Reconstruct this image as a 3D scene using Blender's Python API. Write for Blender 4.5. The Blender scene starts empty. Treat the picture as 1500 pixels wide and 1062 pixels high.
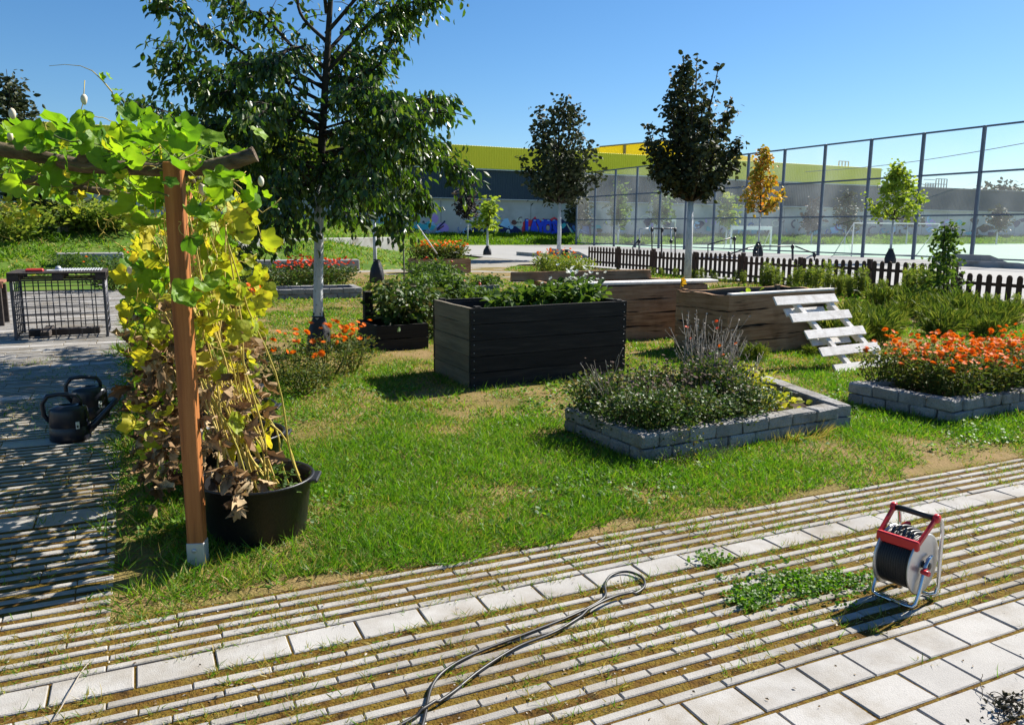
import bpy, bmesh, math, random
import numpy as np
from mathutils import Vector, Matrix
random.seed(11); rng = np.random.default_rng(11)
S = bpy.context.scene; C = S.collection
PI = math.pi
# ---------------------------------------------------------------- camera frame (world X = paving rows, Y = away)
F_PX, CX, CY, EYE = 1151.0, 750.0, 531.0, 1.6
YAW, PITCH, ROLL = math.radians(25.3), math.atan(196/1151), math.radians(.45)
hf = Vector((math.sin(YAW), math.cos(YAW), 0)); hr = Vector((math.cos(YAW), -math.sin(YAW), 0)); zz = Vector((0, 0, 1))
fw = hf*math.cos(PITCH) - zz*math.sin(PITCH); u0 = hr.cross(fw)
cR = hr*math.cos(ROLL) + u0*math.sin(ROLL); cU = u0*math.cos(ROLL) - hr*math.sin(ROLL)
def ray(x, y): return fw + cR*((x-CX)/F_PX) - cU*((y-CY)/F_PX)
def at(x, y, z=0.0):
    d = ray(x, y); t = (z-EYE)/d.z
    return Vector((0, 0, EYE)) + d*t
def dep(x, y, d):
    r = ray(x, y); return Vector((0, 0, EYE)) + r*(d/r.dot(hf))
def up(x, y, ref): return dep(x, y, Vector(ref[:2]).dot(hf.xy))
def zat(y, ref):
    lo, hi = -3, 60
    for _ in range(50):
        m = (lo+hi)/2; v = Vector((ref[0], ref[1], m)) - Vector((0, 0, EYE))
        if v.dot(fw) > 1e-3 and CY - F_PX*v.dot(cU)/v.dot(fw) > y: lo = m
        else: hi = m
    return lo
def sm(a, b, x): t = np.clip((x-a)/(b-a), 0, 1); return t*t*(3-2*t)
_nz = [(rng.normal(0, 1, 2), rng.uniform(0, 6.28)) for _ in range(36)]
def noise(x, y, s=1.0, o=0):
    v = 0
    for i in range(12):
        k, p = _nz[(i+o*5) % 36]; v = v + np.sin((k[0]*x+k[1]*y)*s*(1+i*.28)+p+o*1.7)/(1+i*.28)**.7
    return v/3.4
def hT(x, y):
    X = hr.x*x+hr.y*y; Y = hf.x*x+hf.y*y
    d1 = (Y-(31+.62*X))/1.17; d2 = (-2.0-X-.02*Y)*1.6
    h = (1.2+.75*sm(7, 17, -X))*sm(0, 14, np.minimum(d1, d2))
    h = np.maximum(h, .95*sm(71, 77, y)*(y < 200))
    return h + (.05*noise(x, y, .6))*sm(.02, .4, h)
def atg(x, y):
    p = at(x, y)
    for t in np.arange(3, 140, .1):
        r = ray(x, y); q = Vector((0, 0, EYE)) + r*(t/r.dot(hf))
        if q.z <= float(hT(q.x, q.y)): return q
    return p
# ---------------------------------------------------------------- materials
def nd(nt, t, **k):
    n = nt.nodes.new(t)
    for a, v in k.items():
        if a in n.inputs: n.inputs[a].default_value = v
        else: setattr(n, a, v)
    return n
def ramp(nt, cols):
    r = nt.nodes.new('ShaderNodeValToRGB'); e = r.color_ramp.elements
    while len(e) < len(cols): e.new(.5)
    for i, c in enumerate(cols):
        pos, c = c if isinstance(c[1], tuple) else (i/(len(cols)-1), c)
        e[i].position = pos; e[i].color = (*c, 1)
    return r
def mat(name, cols, scale=4, rough=.85, spec=.3, bump=0, bscale=40, stretch=(1, 1, 1), island=0., trans=0., tcol=None, metal=0, detail=6, speck=0, speckc=(.05, .05, .05), wave=None, stain=0, stainc=(.5, .42, .3), sscale=1.3):
    m = bpy.data.materials.new(name); m.use_nodes = True; nt = m.node_tree; nt.nodes.clear(); L = nt.links.new
    out = nd(nt, 'ShaderNodeOutputMaterial'); b = nd(nt, 'ShaderNodeBsdfPrincipled')
    b.inputs['Roughness'].default_value = rough; b.inputs['Specular IOR Level'].default_value = spec; b.inputs['Metallic'].default_value = metal
    tc = nd(nt, 'ShaderNodeTexCoord'); mp = nd(nt, 'ShaderNodeMapping'); mp.inputs['Scale'].default_value = stretch
    L(tc.outputs['Object'], mp.inputs['Vector'])
    n = nd(nt, 'ShaderNodeTexNoise', Scale=scale, Detail=detail, Roughness=.6); L(mp.outputs[0], n.inputs['Vector'])
    fac = n.outputs[0]
    mr = nd(nt, 'ShaderNodeMapRange'); mr.inputs[1].default_value = .28; mr.inputs[2].default_value = .72; L(fac, mr.inputs[0]); fac = mr.outputs[0]
    if island:
        g = nd(nt, 'ShaderNodeNewGeometry'); mx = nd(nt, 'ShaderNodeMix'); mx.inputs[0].default_value = island
        L(fac, mx.inputs[2]); L(g.outputs['Random Per Island'], mx.inputs[3]); fac = mx.outputs[0]
    r = ramp(nt, cols); L(fac, r.inputs[0]); col = r.outputs[0]
    if speck:
        v = nd(nt, 'ShaderNodeTexNoise', Scale=speck, Detail=2); L(mp.outputs[0], v.inputs['Vector'])
        rr = ramp(nt, [(.60, (0, 0, 0)), (.72, (1, 1, 1))]); L(v.outputs[0], rr.inputs[0])
        mm = nd(nt, 'ShaderNodeMix', data_type='RGBA'); L(rr.outputs[0], mm.inputs[0]); L(col, mm.inputs[6]); mm.inputs[7].default_value = (*speckc, 1); col = mm.outputs[2]
    if stain:
        v2 = nd(nt, 'ShaderNodeTexNoise', Scale=sscale, Detail=9, Roughness=.68); L(tc.outputs['Object'], v2.inputs['Vector'])
        r2 = ramp(nt, [(.46, (0, 0, 0)), (.70, (stain,)*3)]); L(v2.outputs[0], r2.inputs[0]); m2 = nd(nt, 'ShaderNodeMix', data_type='RGBA'); m2.blend_type = 'MULTIPLY'; L(r2.outputs[0], m2.inputs[0]); L(col, m2.inputs[6]); m2.inputs[7].default_value = (*stainc, 1); col = m2.outputs[2]
    if wave:
        w = nd(nt, 'ShaderNodeTexWave', Scale=wave[0], Distortion=0.0); w.bands_direction = wave[1]; L(tc.outputs['Object'], w.inputs['Vector'])
        bw = nd(nt, 'ShaderNodeBump', Strength=wave[2], Distance=.05); L(w.outputs[1], bw.inputs['Height']); L(bw.outputs[0], b.inputs['Normal'])
    L(col, b.inputs['Base Color'])
    if bump:
        bn = nd(nt, 'ShaderNodeTexNoise', Scale=bscale, Detail=5); L(mp.outputs[0], bn.inputs['Vector'])
        bp = nd(nt, 'ShaderNodeBump', Strength=bump, Distance=.02); L(bn.outputs[0], bp.inputs['Height']); L(bp.outputs[0], b.inputs['Normal'])
    if trans:
        t = nd(nt, 'ShaderNodeBsdfTranslucent'); ms = nd(nt, 'ShaderNodeMixShader'); ms.inputs[0].default_value = trans
        hs = nd(nt, 'ShaderNodeMix', data_type='RGBA'); hs.blend_type = 'MULTIPLY'; hs.inputs[0].default_value = 1; L(col, hs.inputs[6]); hs.inputs[7].default_value = (*(tcol or (1.6, 1.5, .8)), 1)
        L(hs.outputs[2], t.inputs[0]); L(b.outputs[0], ms.inputs[1]); L(t.outputs[0], ms.inputs[2]); L(ms.outputs[0], out.inputs[0])
    else: L(b.outputs[0], out.inputs[0])
    return m
# ---------------------------------------------------------------- mesh building
class MB:
    def __init__(s): s.v = []; s.f = []; s.sm = []
    def add(s, vs, fs, smooth=False):
        o = len(s.v); s.v += [tuple(v) for v in vs]
        s.f += [tuple(i+o for i in f) for f in fs]; s.sm += [smooth]*len(fs); return s
    def box(s, c, sz, M=None):
        x, y, z = (a/2 for a in sz); c = Vector(c)
        P = [Vector((i*x, j*y, k*z)) for k in (-1, 1) for j in (-1, 1) for i in (-1, 1)]
        if M is not None: P = [M @ p for p in P]
        return s.add([p+c for p in P], [(0, 2, 3, 1), (4, 5, 7, 6), (0, 1, 5, 4), (2, 6, 7, 3), (0, 4, 6, 2), (1, 3, 7, 5)])
    def rbox(s, c, sz, M=None, bev=.01, jit=0, seg=1):
        bm = bmesh.new(); bmesh.ops.create_cube(bm, size=1)
        for v in bm.verts: v.co = Vector((v.co.x*sz[0], v.co.y*sz[1], v.co.z*sz[2]))
        bmesh.ops.bevel(bm, geom=list(bm.edges), offset=bev, segments=seg, affect='EDGES', profile=.5)
        bm.verts.index_update(); c = Vector(c)
        vs = []
        for v in bm.verts:
            p = v.co.copy()
            if jit: p += Vector((random.gauss(0, jit), random.gauss(0, jit), random.gauss(0, jit)))
            vs.append((M @ p if M is not None else p)+c)
        s.add(vs, [tuple(v.index for v in f.verts) for f in bm.faces]); bm.free(); return s
    def bar(s, a, b, w, h, bev=0, upv=(0, 0, 1), jit=0):
        a = Vector(a); b = Vector(b); x = (b-a); ln = x.length; x.normalize(); z = Vector(upv); y = z.cross(x)
        if y.length < 1e-4: y = Vector((0, 1, 0)).cross(x)
        y.normalize(); z = x.cross(y); M = Matrix((x, y, z)).transposed()
        return s.rbox((a+b)/2, (ln, w, h), M, bev, jit) if bev else s.box((a+b)/2, (ln, w, h), M)
    def tube(s, pts, rad, n=8, cap=True, close=False):
        P = [Vector(p) for p in pts]; m = len(P); rad = rad if hasattr(rad, '__len__') else [rad]*m
        vs = []; prev = None
        for i in range(m):
            a = P[(i-1) % m] if (i or close) else P[0]; b = P[(i+1) % m] if (i < m-1 or close) else P[-1]
            t = (b-a); t = t.normalized() if t.length > 1e-9 else Vector((0, 0, 1))
            if prev is None:
                q = Vector((0, 0, 1)) if abs(t.z) < .9 else Vector((1, 0, 0)); nn = t.cross(q).normalized()
            else:
                nn = prev - t*prev.dot(t); nn = nn.normalized() if nn.length > 1e-6 else t.orthogonal().normalized()
            prev = nn; bb = t.cross(nn)
            for k in range(n):
                an = 2*PI*k/n; vs.append(P[i]+(nn*math.cos(an)+bb*math.sin(an))*rad[i])
        fs = []
        for i in range(m if close else m-1):
            for k in range(n):
                j = (i+1) % m; fs.append((i*n+k, i*n+(k+1) % n, j*n+(k+1) % n, j*n+k))
        s.add(vs, fs, True)
        if cap and not close:
            o = len(s.v)-m*n; s.f += [tuple(o+k for k in range(n))[::-1], tuple(o+(m-1)*n+k for k in range(n))]; s.sm += [False, False]
        return s
    def lathe(s, prof, c=(0, 0, 0), n=28, M=None, sx=1, sy=1):
        c = Vector(c); vs = []
        for r, z in prof:
            for k in range(n):
                a = 2*PI*k/n; p = Vector((r*math.cos(a)*sx, r*math.sin(a)*sy, z)); vs.append((M @ p if M is not None else p)+c)
        fs = [(i*n+k, i*n+(k+1) % n, (i+1)*n+(k+1) % n, (i+1)*n+k) for i in range(len(prof)-1) for k in range(n)]
        return s.add(vs, fs, True)
    def blob(s, c, r, jit=.1, M=None):
        bm = bmesh.new(); bmesh.ops.create_icosphere(bm, subdivisions=2, radius=1); c = Vector(c)
        vs = []
        for v in bm.verts:
            p = v.co*(1+random.gauss(0, jit)); p = Vector((p.x*r[0], p.y*r[1], p.z*r[2])); vs.append((M @ p if M is not None else p)+c)
        bm.verts.index_update(); s.add(vs, [tuple(v.index for v in f.verts) for f in bm.faces], True); bm.free(); return s
    def plank(s, a, b, z0, z1, th, wav=.0, seg=10, inward=None):
        a = Vector((a[0], a[1], 0)); b = Vector((b[0], b[1], 0)); d = (b-a).normalized(); nn = Vector((-d.y, d.x, 0))*th
        p1, p2 = random.uniform(0, 6), random.uniform(0, 6); vs = []; k1, k2 = random.uniform(3, 6), random.uniform(3, 6)
        for i in range(seg+1):
            t = i/seg; p = a.lerp(b, t); w0 = wav*math.sin(k1*t*2+p1)+random.gauss(0, wav*.25); w1 = wav*math.sin(k2*t*2+p2)+random.gauss(0, wav*.25)
            for q, z in ((p, z0+w0), (p, z1+w1), (p+nn, z1+w1), (p+nn, z0+w0)): vs.append((q.x, q.y, z))
        fs = [(0, 1, 2, 3), tuple(seg*4+k for k in (3, 2, 1, 0))]
        for i in range(seg):
            for k in range(4): fs.append((i*4+k, (i+1)*4+k, (i+1)*4+(k+1) % 4, i*4+(k+1) % 4))
        return s.add(vs, fs)
    def build(s, name, m=None, parent=None):
        me = bpy.data.meshes.new(name); me.from_pydata(s.v, [], s.f); 
        if any(s.sm): me.polygons.foreach_set('use_smooth', s.sm)
        bm = bmesh.new(); bm.from_mesh(me); bmesh.ops.recalc_face_normals(bm, faces=bm.faces); bm.to_mesh(me); bm.free()
        me.update(); return link(name, me, m, parent)
def link(name, me, m=None, parent=None):
    o = bpy.data.objects.new(name, me); C.objects.link(o)
    if m: me.materials.clear(); me.materials.append(m)
    if parent is not None:
        o.parent = parent; o.matrix_parent_inverse = Matrix.Translation(parent.location).inverted() if parent.type == 'EMPTY' else Matrix()
    return o
def tag(o, label=None, cat=None, group=None, kind=None):
    for k, v in (('label', label), ('category', cat), ('group', group), ('kind', kind)):
        if v: o[k] = v
    return o
def thing(name, label, cat, loc=(0, 0, 0), group=None):
    o = bpy.data.objects.new(name, None); C.objects.link(o); o.location = loc; o.empty_display_size = .1
    return tag(o, label, cat, group)
def dup(root, loc, rz=0, sc=1, label=None, group=None):
    def cp(o, par):
        c = o.copy(); C.objects.link(c)
        if par is not None: c.parent = par
        for ch in list(o.children): cp(ch, c)
        return c
    r = cp(root, None); r.location = loc; r.rotation_euler = (0, 0, rz); r.scale = (sc,)*3 if not hasattr(sc, '__len__') else sc
    if label: r['label'] = label
    if group: r['group'] = group
    return r
# scattered templates: one mesh of many islands
def npmesh(name, V, tf, N, nv, m, parent=None, smooth=False):
    me = bpy.data.meshes.new(name); lens = [len(f) for f in tf]; nl = sum(lens)
    flat = np.concatenate([np.array(f) for f in tf]); lt = np.tile(lens, N); ls = np.concatenate([[0], np.cumsum(lt)[:-1]])
    me.vertices.add(N*nv); me.vertices.foreach_set('co', V.reshape(-1).astype(np.float32))
    me.loops.add(N*nl); me.loops.foreach_set('vertex_index', (flat[None, :]+(np.arange(N)*nv)[:, None]).reshape(-1).astype(np.int32))
    me.polygons.add(N*len(tf)); me.polygons.foreach_set('loop_start', ls.astype(np.int32)); me.polygons.foreach_set('loop_total', lt.astype(np.int32))
    me.polygons.foreach_set('use_smooth', np.full(N*len(tf), bool(smooth)))
    me.update(calc_edges=True); return link(name, me, m, parent)
def nrm(a): return a/np.maximum(np.linalg.norm(a, axis=-1, keepdims=True), 1e-9)
def scatter(name, tmpl, pos, ax, nor, sc, m, parent=None, smooth=False):
    tv, tf = tmpl; tv = np.array(tv, float); pos = np.asarray(pos, float); N = len(pos)
    X = nrm(np.asarray(ax, float)); Z = np.asarray(nor, float); Z = nrm(Z-X*np.sum(X*Z, -1, keepdims=True)); Y = np.cross(Z, X)
    sc = np.asarray(sc, float); sc = sc[:, None]*np.ones(3) if sc.ndim == 1 else sc
    l = tv[None]*sc[:, None, :]
    V = pos[:, None, :]+l[..., 0:1]*X[:, None]+l[..., 1:2]*Y[:, None]+l[..., 2:3]*Z[:, None]
    return npmesh(name, V, tf, N, len(tv), m, parent, smooth)
def rdir(n, zlo=-1, zhi=1):
    z = rng.uniform(zlo, zhi, n); a = rng.uniform(0, 2*PI, n); r = np.sqrt(np.maximum(0, 1-z*z)); return np.stack([r*np.cos(a), r*np.sin(a), z], -1)
# templates, along +X, unit length
BLADE = ([(0, -.5, 0), (0, .5, 0), (.55, -.36, .06), (.55, .36, .06), (1, 0, .32)], [(0, 2, 3, 1), (2, 4, 3)])
LEAF = ([(0, 0, 0), (.35, -.25, .05), (.35, 0, -.02), (.35, .25, .05), (.72, -.2, -.0), (.72, 0, -.06), (.72, .2, -.0), (1, 0, -.16)],
        [(0, 1, 2), (0, 2, 3), (1, 4, 5, 2), (2, 5, 6, 3), (4, 7, 5), (5, 7, 6)])
LEAF4 = ([(0, 0, 0), (.5, -.3, .08), (.5, .3, .08), (1, 0, -.1)], [(0, 1, 3), (0, 3, 2)])
def gourd(crumple=0., seed=1, cup=.35):
    r_ = np.random.default_rng(seed); n = 22; v = [(0, 0, 0)]; f = []
    for ring, k in ((1, .5), (2, 1.)):
        for i in range(n):
            th = -PI+2*PI*(i+.5)/n; r = .5*(1+.13*math.cos(5*th))*(1-.55*math.exp(-((abs(th)-PI)/.32)**2))*(1+.12*math.cos(th))
            r *= k; z = cup*r*r*1.6 + .05*k*math.sin(5*th+seed) + (r_.normal(0, crumple*k) if crumple else 0) + r_.normal(0, .012)
            x = r*math.cos(th); y = r*math.sin(th)
            if crumple: x *= 1+r_.normal(0, .25); y *= .55+r_.normal(0, .2)
            v.append((x+.25, y, z))
    for i in range(n):
        j = (i+1) % n; f.append((0, 1+i, 1+j)); f.append((1+i, 1+n+i, 1+n+j, 1+j))
    return v, f
def flower(np_=9, cup=.2, layers=2):
    v = []; f = []
    for L in range(layers):
        for i in range(np_):
            a = 2*PI*(i+.5*L)/np_; o = len(v); w = PI/np_*1.05; r = 1-.3*L; z = .25*L
            v += [(0, 0, z-.1), (r*.7*math.cos(a-w), r*.7*math.sin(a-w), cup*.7+z), (r*math.cos(a), r*math.sin(a), cup+z), (r*.7*math.cos(a+w), r*.7*math.sin(a+w), cup*.7+z)]; f.append((o, o+1, o+2, o+3))
    return v, f
def poly_in(px, py, poly):
    r = np.zeros(px.shape, bool); n = len(poly); j = n-1
    for i in range(n):
        xi, yi = poly[i][:2]; xj, yj = poly[j][:2]
        c = ((yi > py) != (yj > py)) & (px < (xj-xi)*(py-yi)/((yj-yi) or 1e-9)+xi); r ^= c; j = i
    return r
def sheet(name, pts, z, m, th=.0):
    mb = MB(); n = len(pts); P = [(p[0], p[1], z) for p in pts]; mb.add(P, [tuple(range(n))]); o = mb.build(name, m); tag(o, kind='structure')
    if o.data.polygons[0].normal.z < 0: o.data.flip_normals()
    return o
# ---------------------------------------------------------------- camera, light, sky
cd = bpy.data.cameras.new('camera'); cam = bpy.data.objects.new('camera', cd); C.objects.link(cam)
cd.sensor_width = 36; cd.lens = F_PX/1500*36; cd.clip_start = .05; cd.clip_end = 6000
M = Matrix((cR, cU, -fw)).transposed().to_4x4(); M.translation = (0, 0, EYE); cam.matrix_world = M; S.camera = cam
SUN_EL, SUN_AZ = math.radians(41), math.radians(77)
w = bpy.data.worlds.new('World'); S.world = w; w.use_nodes = True; nt = w.node_tree; bg = nt.nodes['Background']
sk = nt.nodes.new('ShaderNodeTexSky'); sk.sky_type = 'NISHITA'; sk.sun_disc = False; sk.sun_elevation = SUN_EL; sk.sun_rotation = SUN_AZ
sk.air_density = 1.0; sk.dust_density = .3; sk.ozone_density = 4.0
hsn = nt.nodes.new('ShaderNodeHueSaturation'); hsn.inputs['Saturation'].default_value = 1.15; tin = nt.nodes.new('ShaderNodeMix'); tin.data_type = 'RGBA'; tin.blend_type = 'MULTIPLY'; tin.inputs[0].default_value = 1; tin.inputs[7].default_value = (.88, .99, 1.08, 1)
nt.links.new(sk.outputs[0], tin.inputs[6]); nt.links.new(tin.outputs[2], hsn.inputs['Color']); nt.links.new(hsn.outputs[0], bg.inputs[0]); bg.inputs[1].default_value = .056
sl = bpy.data.lights.new('sun', 'SUN'); sl.energy = 5.0; sl.angle = math.radians(.5); sl.color = (1, .945, .85)
so = bpy.data.objects.new('sun', sl); C.objects.link(so)
tosun = Vector((math.sin(SUN_AZ)*math.cos(SUN_EL), math.cos(SUN_AZ)*math.cos(SUN_EL), math.sin(SUN_EL)))
so.rotation_euler = tosun.to_track_quat('Z', 'Y').to_euler(); so.location = (0, 0, 30)
S.view_settings.view_transform = 'Standard'; S.view_settings.look = 'None'; S.view_settings.exposure = 1.1; S.view_settings.gamma = 1
try: S.cycles.max_bounces = 6; S.cycles.transparent_max_bounces = 16
except Exception: pass
# ---------------------------------------------------------------- materials
K = {}
K['concrete'] = mat('paver concrete', [(.26, .247, .226), (.335, .32, .295), (.40, .383, .355)], 9, .9, .2, .25, 160, stain=.75, island=.45, speck=210, speckc=(.24, .23, .22))
K['slab'] = mat('slab concrete', [(.31, .296, .28), (.37, .356, .336), (.42, .405, .387)], 5, .9, .2, .25, 200, stain=.7, sscale=2.2, island=.35, speck=260, speckc=(.26, .25, .24))
K['joint'] = mat('joint soil', [(.035, .020, .008), (.11, .06, .012), (.15, .10, .015), (.12, .085, .035)], 11, .95, .1, .8, 90)
K['soil'] = mat('soil', [(.03, .02, .012), (.07, .05, .03), (.10, .07, .04)], 8, .95, .1, 1, 50)
K['lawnsoil'] = mat('lawn soil', [(.07, .075, .015), (.16, .13, .04), (.24, .165, .075), (.09, .10, .02)], 1.3, .95, .1, .8, 60, detail=10)
K['terrain'] = mat('terrain grass', [(.05, .10, .012), (.085, .15, .02), (.15, .16, .04)], .8, .95, .1, .8, 12, detail=10)
K['gravel'] = mat('gravel path', [(.20, .18, .14), (.27, .25, .21), (.32, .30, .26)], 2, .95, .1, .5, 60)
K['asphalt'] = mat('pale paving', [(.26, .255, .245), (.32, .315, .30)], .5, .9, .2)
K['court'] = mat('court surface', [(.24, .36, .28), (.29, .41, .33)], .4, .9, .2)
K['white'] = mat('white paint', [(.72, .71, .68), (.82, .81, .78)], 6, .7, .3)
K['grass'] = mat('grass blades', [(.03, .09, .006), (.065, .17, .010), (.115, .23, .014), (.21, .28, .03)], 1, .5, .4, island=.85, trans=.45, tcol=(1.5, 1.6, .6))
K['dry'] = mat('dry grass blades', [(.17, .20, .02), (.30, .27, .05), (.42, .34, .11), (.48, .41, .20)], 1, .6, .3, island=.85, trans=.35, tcol=(1.3, 1.2, .7))
K['bankg'] = mat('bank grass', [(.05, .11, .008), (.09, .19, .012), (.15, .25, .015), (.22, .25, .04)], .5, .6, .3, island=.6, trans=.4, tcol=(1.4, 1.5, .6))
# ---------------------------------------------------------------- terrain
gx = np.concatenate([[-3000, -900, -300, -140], np.arange(-80, 161, 1.5), [240, 500, 1200, 3500]]); gy = np.concatenate([[-600, -100, -30], np.arange(-10, 161, 1.5), [240, 500, 1200, 4000]])
XX, YY = np.meshgrid(gx, gy); ZZ = hT(XX, YY)-.07
nx, ny = len(gx), len(gy); me = bpy.data.meshes.new('ground')
idx = np.arange(nx*ny).reshape(ny, nx); fs = np.stack([idx[:-1, :-1], idx[:-1, 1:], idx[1:, 1:], idx[1:, :-1]], -1).reshape(-1, 4)
me.from_pydata(np.stack([XX, YY, ZZ], -1).reshape(-1, 3).tolist(), [], fs.tolist()); me.polygons.foreach_set('use_smooth', [True]*len(me.polygons))
tag(link('ground', me, K['terrain']), kind='structure')
# lawn soil with gentle undulation
LX0, LX1, LY0, LY1 = -.22, 17.1, 3.41, 31.
gx = np.arange(LX0, LX1+.01, .24); gy = np.arange(LY0, LY1, .24); XX, YY = np.meshgrid(gx, gy)
def hL(x, y): return (.012+.02*noise(x, y, .9, 1))*sm(3.4, 4.2, y)*sm(-.2, .5, x) - .006
ZZ = hL(XX, YY); nx, ny = len(gx), len(gy); idx = np.arange(nx*ny).reshape(ny, nx); fs = np.stack([idx[:-1, :-1], idx[:-1, 1:], idx[1:, 1:], idx[1:, :-1]], -1).reshape(-1, 4)
me = bpy.data.meshes.new('lawn'); me.from_pydata(np.stack([XX, YY, ZZ], -1).reshape(-1, 3).tolist(), [], fs.tolist()); me.polygons.foreach_set('use_smooth', [True]*len(me.polygons))
tag(link('lawn', me, K['lawnsoil']), kind='structure')
# ---------------------------------------------------------------- paving: real bars and slabs over soil
sheet('joint_soil', [(-9, -3), (14, -3), (14, 3.42), (-.2, 3.42), (-.2, 22.5), (-14, 22.5), (-14, 3)], -.007, K['joint'])
def bars(name, R, m, ch=.004, jz=.0012):
    R = np.array(R, float); N = len(R); x0, y0, x1, y1 = R.T[:4]; z = rng.normal(0, jz, N); tx = rng.normal(0, .0008, N); ty = rng.normal(0, .0008, N)
    def ring(d, zb): return np.stack([np.stack([x0+d, y0+d, z+zb-tx-ty], -1), np.stack([x1-d, y0+d, z+zb+tx-ty], -1), np.stack([x1-d, y1-d, z+zb+tx+ty], -1), np.stack([x0+d, y1-d, z+zb-tx+ty], -1)], 1)
    V = np.concatenate([ring(0, -.06), ring(0, -ch), ring(ch, 0)], 1)
    tf = [(8, 9, 10, 11)]+[(a*4+k, a*4+(k+1) % 4, (a+1)*4+(k+1) % 4, (a+1)*4+k) for a in (0, 1) for k in range(4)]
    return tag(npmesh(name, V, tf, N, 12, m), kind='structure')
R = []; SL = []
def barrows(xa, xb, ya, yb, pitch, wd, ln, grp):
    n = round((yb-ya)/pitch); p = (yb-ya)/n
    for i in range(n):
        y = ya+i*p; off = ((i//grp)*.37 % 1)*ln + rng.uniform(-.006, .006); x = xa-off
        while x < xb:
            l = ln
            a, b = max(x, xa), min(x+l-.0045, xb)
            if b-a > .03 and rng.random() > .004: R.append((a, y+rng.normal(0, .0015), b, y+wd+rng.normal(0, .0015)))
            x += l
def slabrow(xa, xb, ya, yb, lens):
    x = xa; k = 0
    while x < xb:
        l = lens[k % len(lens)]; SL.append((x, ya+.004, min(x+l-.009, xb), yb-.004)); x += l; k += 1
JG = []   # joint strips where weeds grow
slabrow(-5, 9, 2.85, 3.005, [.272]); barrows(-5, 9, 1.995, 2.845, .085, .038, .272, 1)
slabrow(-5, 9, 1.815, 1.985, [.29, .235]); slabrow(-4.9, 9, 1.63, 1.805, [.235, .29, .29]); slabrow(-5.05, 9, 1.445, 1.62, [.29, .235]); slabrow(-5, 9, 1.26, 1.435, [.29]); slabrow(-5, 9, 1.07, 1.25, [.29])
barrows(-5, 9, 3.012, 3.42, .083, .037, .40, 3)
y = 3.42
for s0 in (4.72, 6.55, 8.40, 10.25, 12.1, 13.95, 15.8, 17.65, 19.5):
    barrows(-9, -.2, y+.004, s0, .085, .038, .40, 3); slabrow(-9, -.2, s0, s0+.17, [.40]); y = s0+.17
barrows(-9, -.2, y+.004, 22.4, .085, .038, .40, 3)
bars('paving', R, K['concrete']); bars('paving_slabs', SL, K['slab'])
# ---------------------------------------------------------------- far surfaces
PATH = [at(*p) for p in ((470, 393), (600, 392), (690, 381), (720, 374.5), (862, 375), (862, 384), (760, 388), (735, 397), (790, 400), (800, 412), (752, 414), (700, 404), (600, 404), (470, 407))]
sheet('path', PATH, .004, K['gravel'])
sheet('forecourt', [(17.5, 5), (41.2, 5), (41.2, 70), (24, 70), (18.5, 52), (17.5, 40)], .012, K['asphalt'])
sheet('sports_court', [(41.3, -5), (140, -5), (140, 74), (41.3, 74)], .016, K['court'])
sheet('court_line', [(44, 60), (130, 60), (130, 60.25), (44, 60.25)], .024, K['white'])
# ---------------------------------------------------------------- grass
EXCL = []   # footprints kept free of grass (filled by raised beds, path)
def quad_rect(a, b, dx, dy): return [a, b, b+dx, a+dx]
bedN = [at(940, 680), at(1246, 628), at(1120, 577), at(826, 632)]
_f = at(1395, 622); _l = at(1240, 590); bedR = [_f, _f+Vector((2.45, .12, 0)), _l+Vector((2.45, .12, 0)), _l]
bx1 = [at(690, 571), at(915, 547)]; _d = at(635, 545)-bx1[0]; bx1 = [bx1[0], bx1[1], bx1[1]+_d, bx1[0]+_d]
_a, _b, _c = at(987, 511), at(1064, 526), at(1217, 508); bx3 = [_b, _c, _c+(_a-_b), _a]
EXCL = [PATH, bedN, bedR, bx1, bx3]
def visible(x, y, z=0, mg=60):
    v = np.stack([x, y, z-EYE+0*x], -1); d = v@np.array(fw); u = CX+F_PX*(v@np.array(cR))/d; q = CY-F_PX*(v@np.array(cU))/d
    return (d > .5) & (u > -mg) & (u < 1500+mg) & (q < 1062+mg*2) & (q > 0)
def band(n, x0, x1, y0, y1, d0, d1):
    x = rng.uniform(x0, x1, n); y = rng.uniform(y0, y1, n); D = hf.x*x+hf.y*y
    k = (D >= d0) & (D < d1); x, y = x[k], y[k]; k = visible(x, y); return x[k], y[k]
def blades(x, y, z, h, wd, lean=.5):
    n = len(x); d = rdir(n, 0, 1); d[:, 2] = rng.uniform(.55, 1.3, n)/max(lean, .01)*.5; ax = nrm(d)
    return np.stack([x, y, z], -1), ax, rdir(n, -.2, .6), np.stack([h, wd, h], -1)
G_ = []; D_ = []; B_ = []
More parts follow.
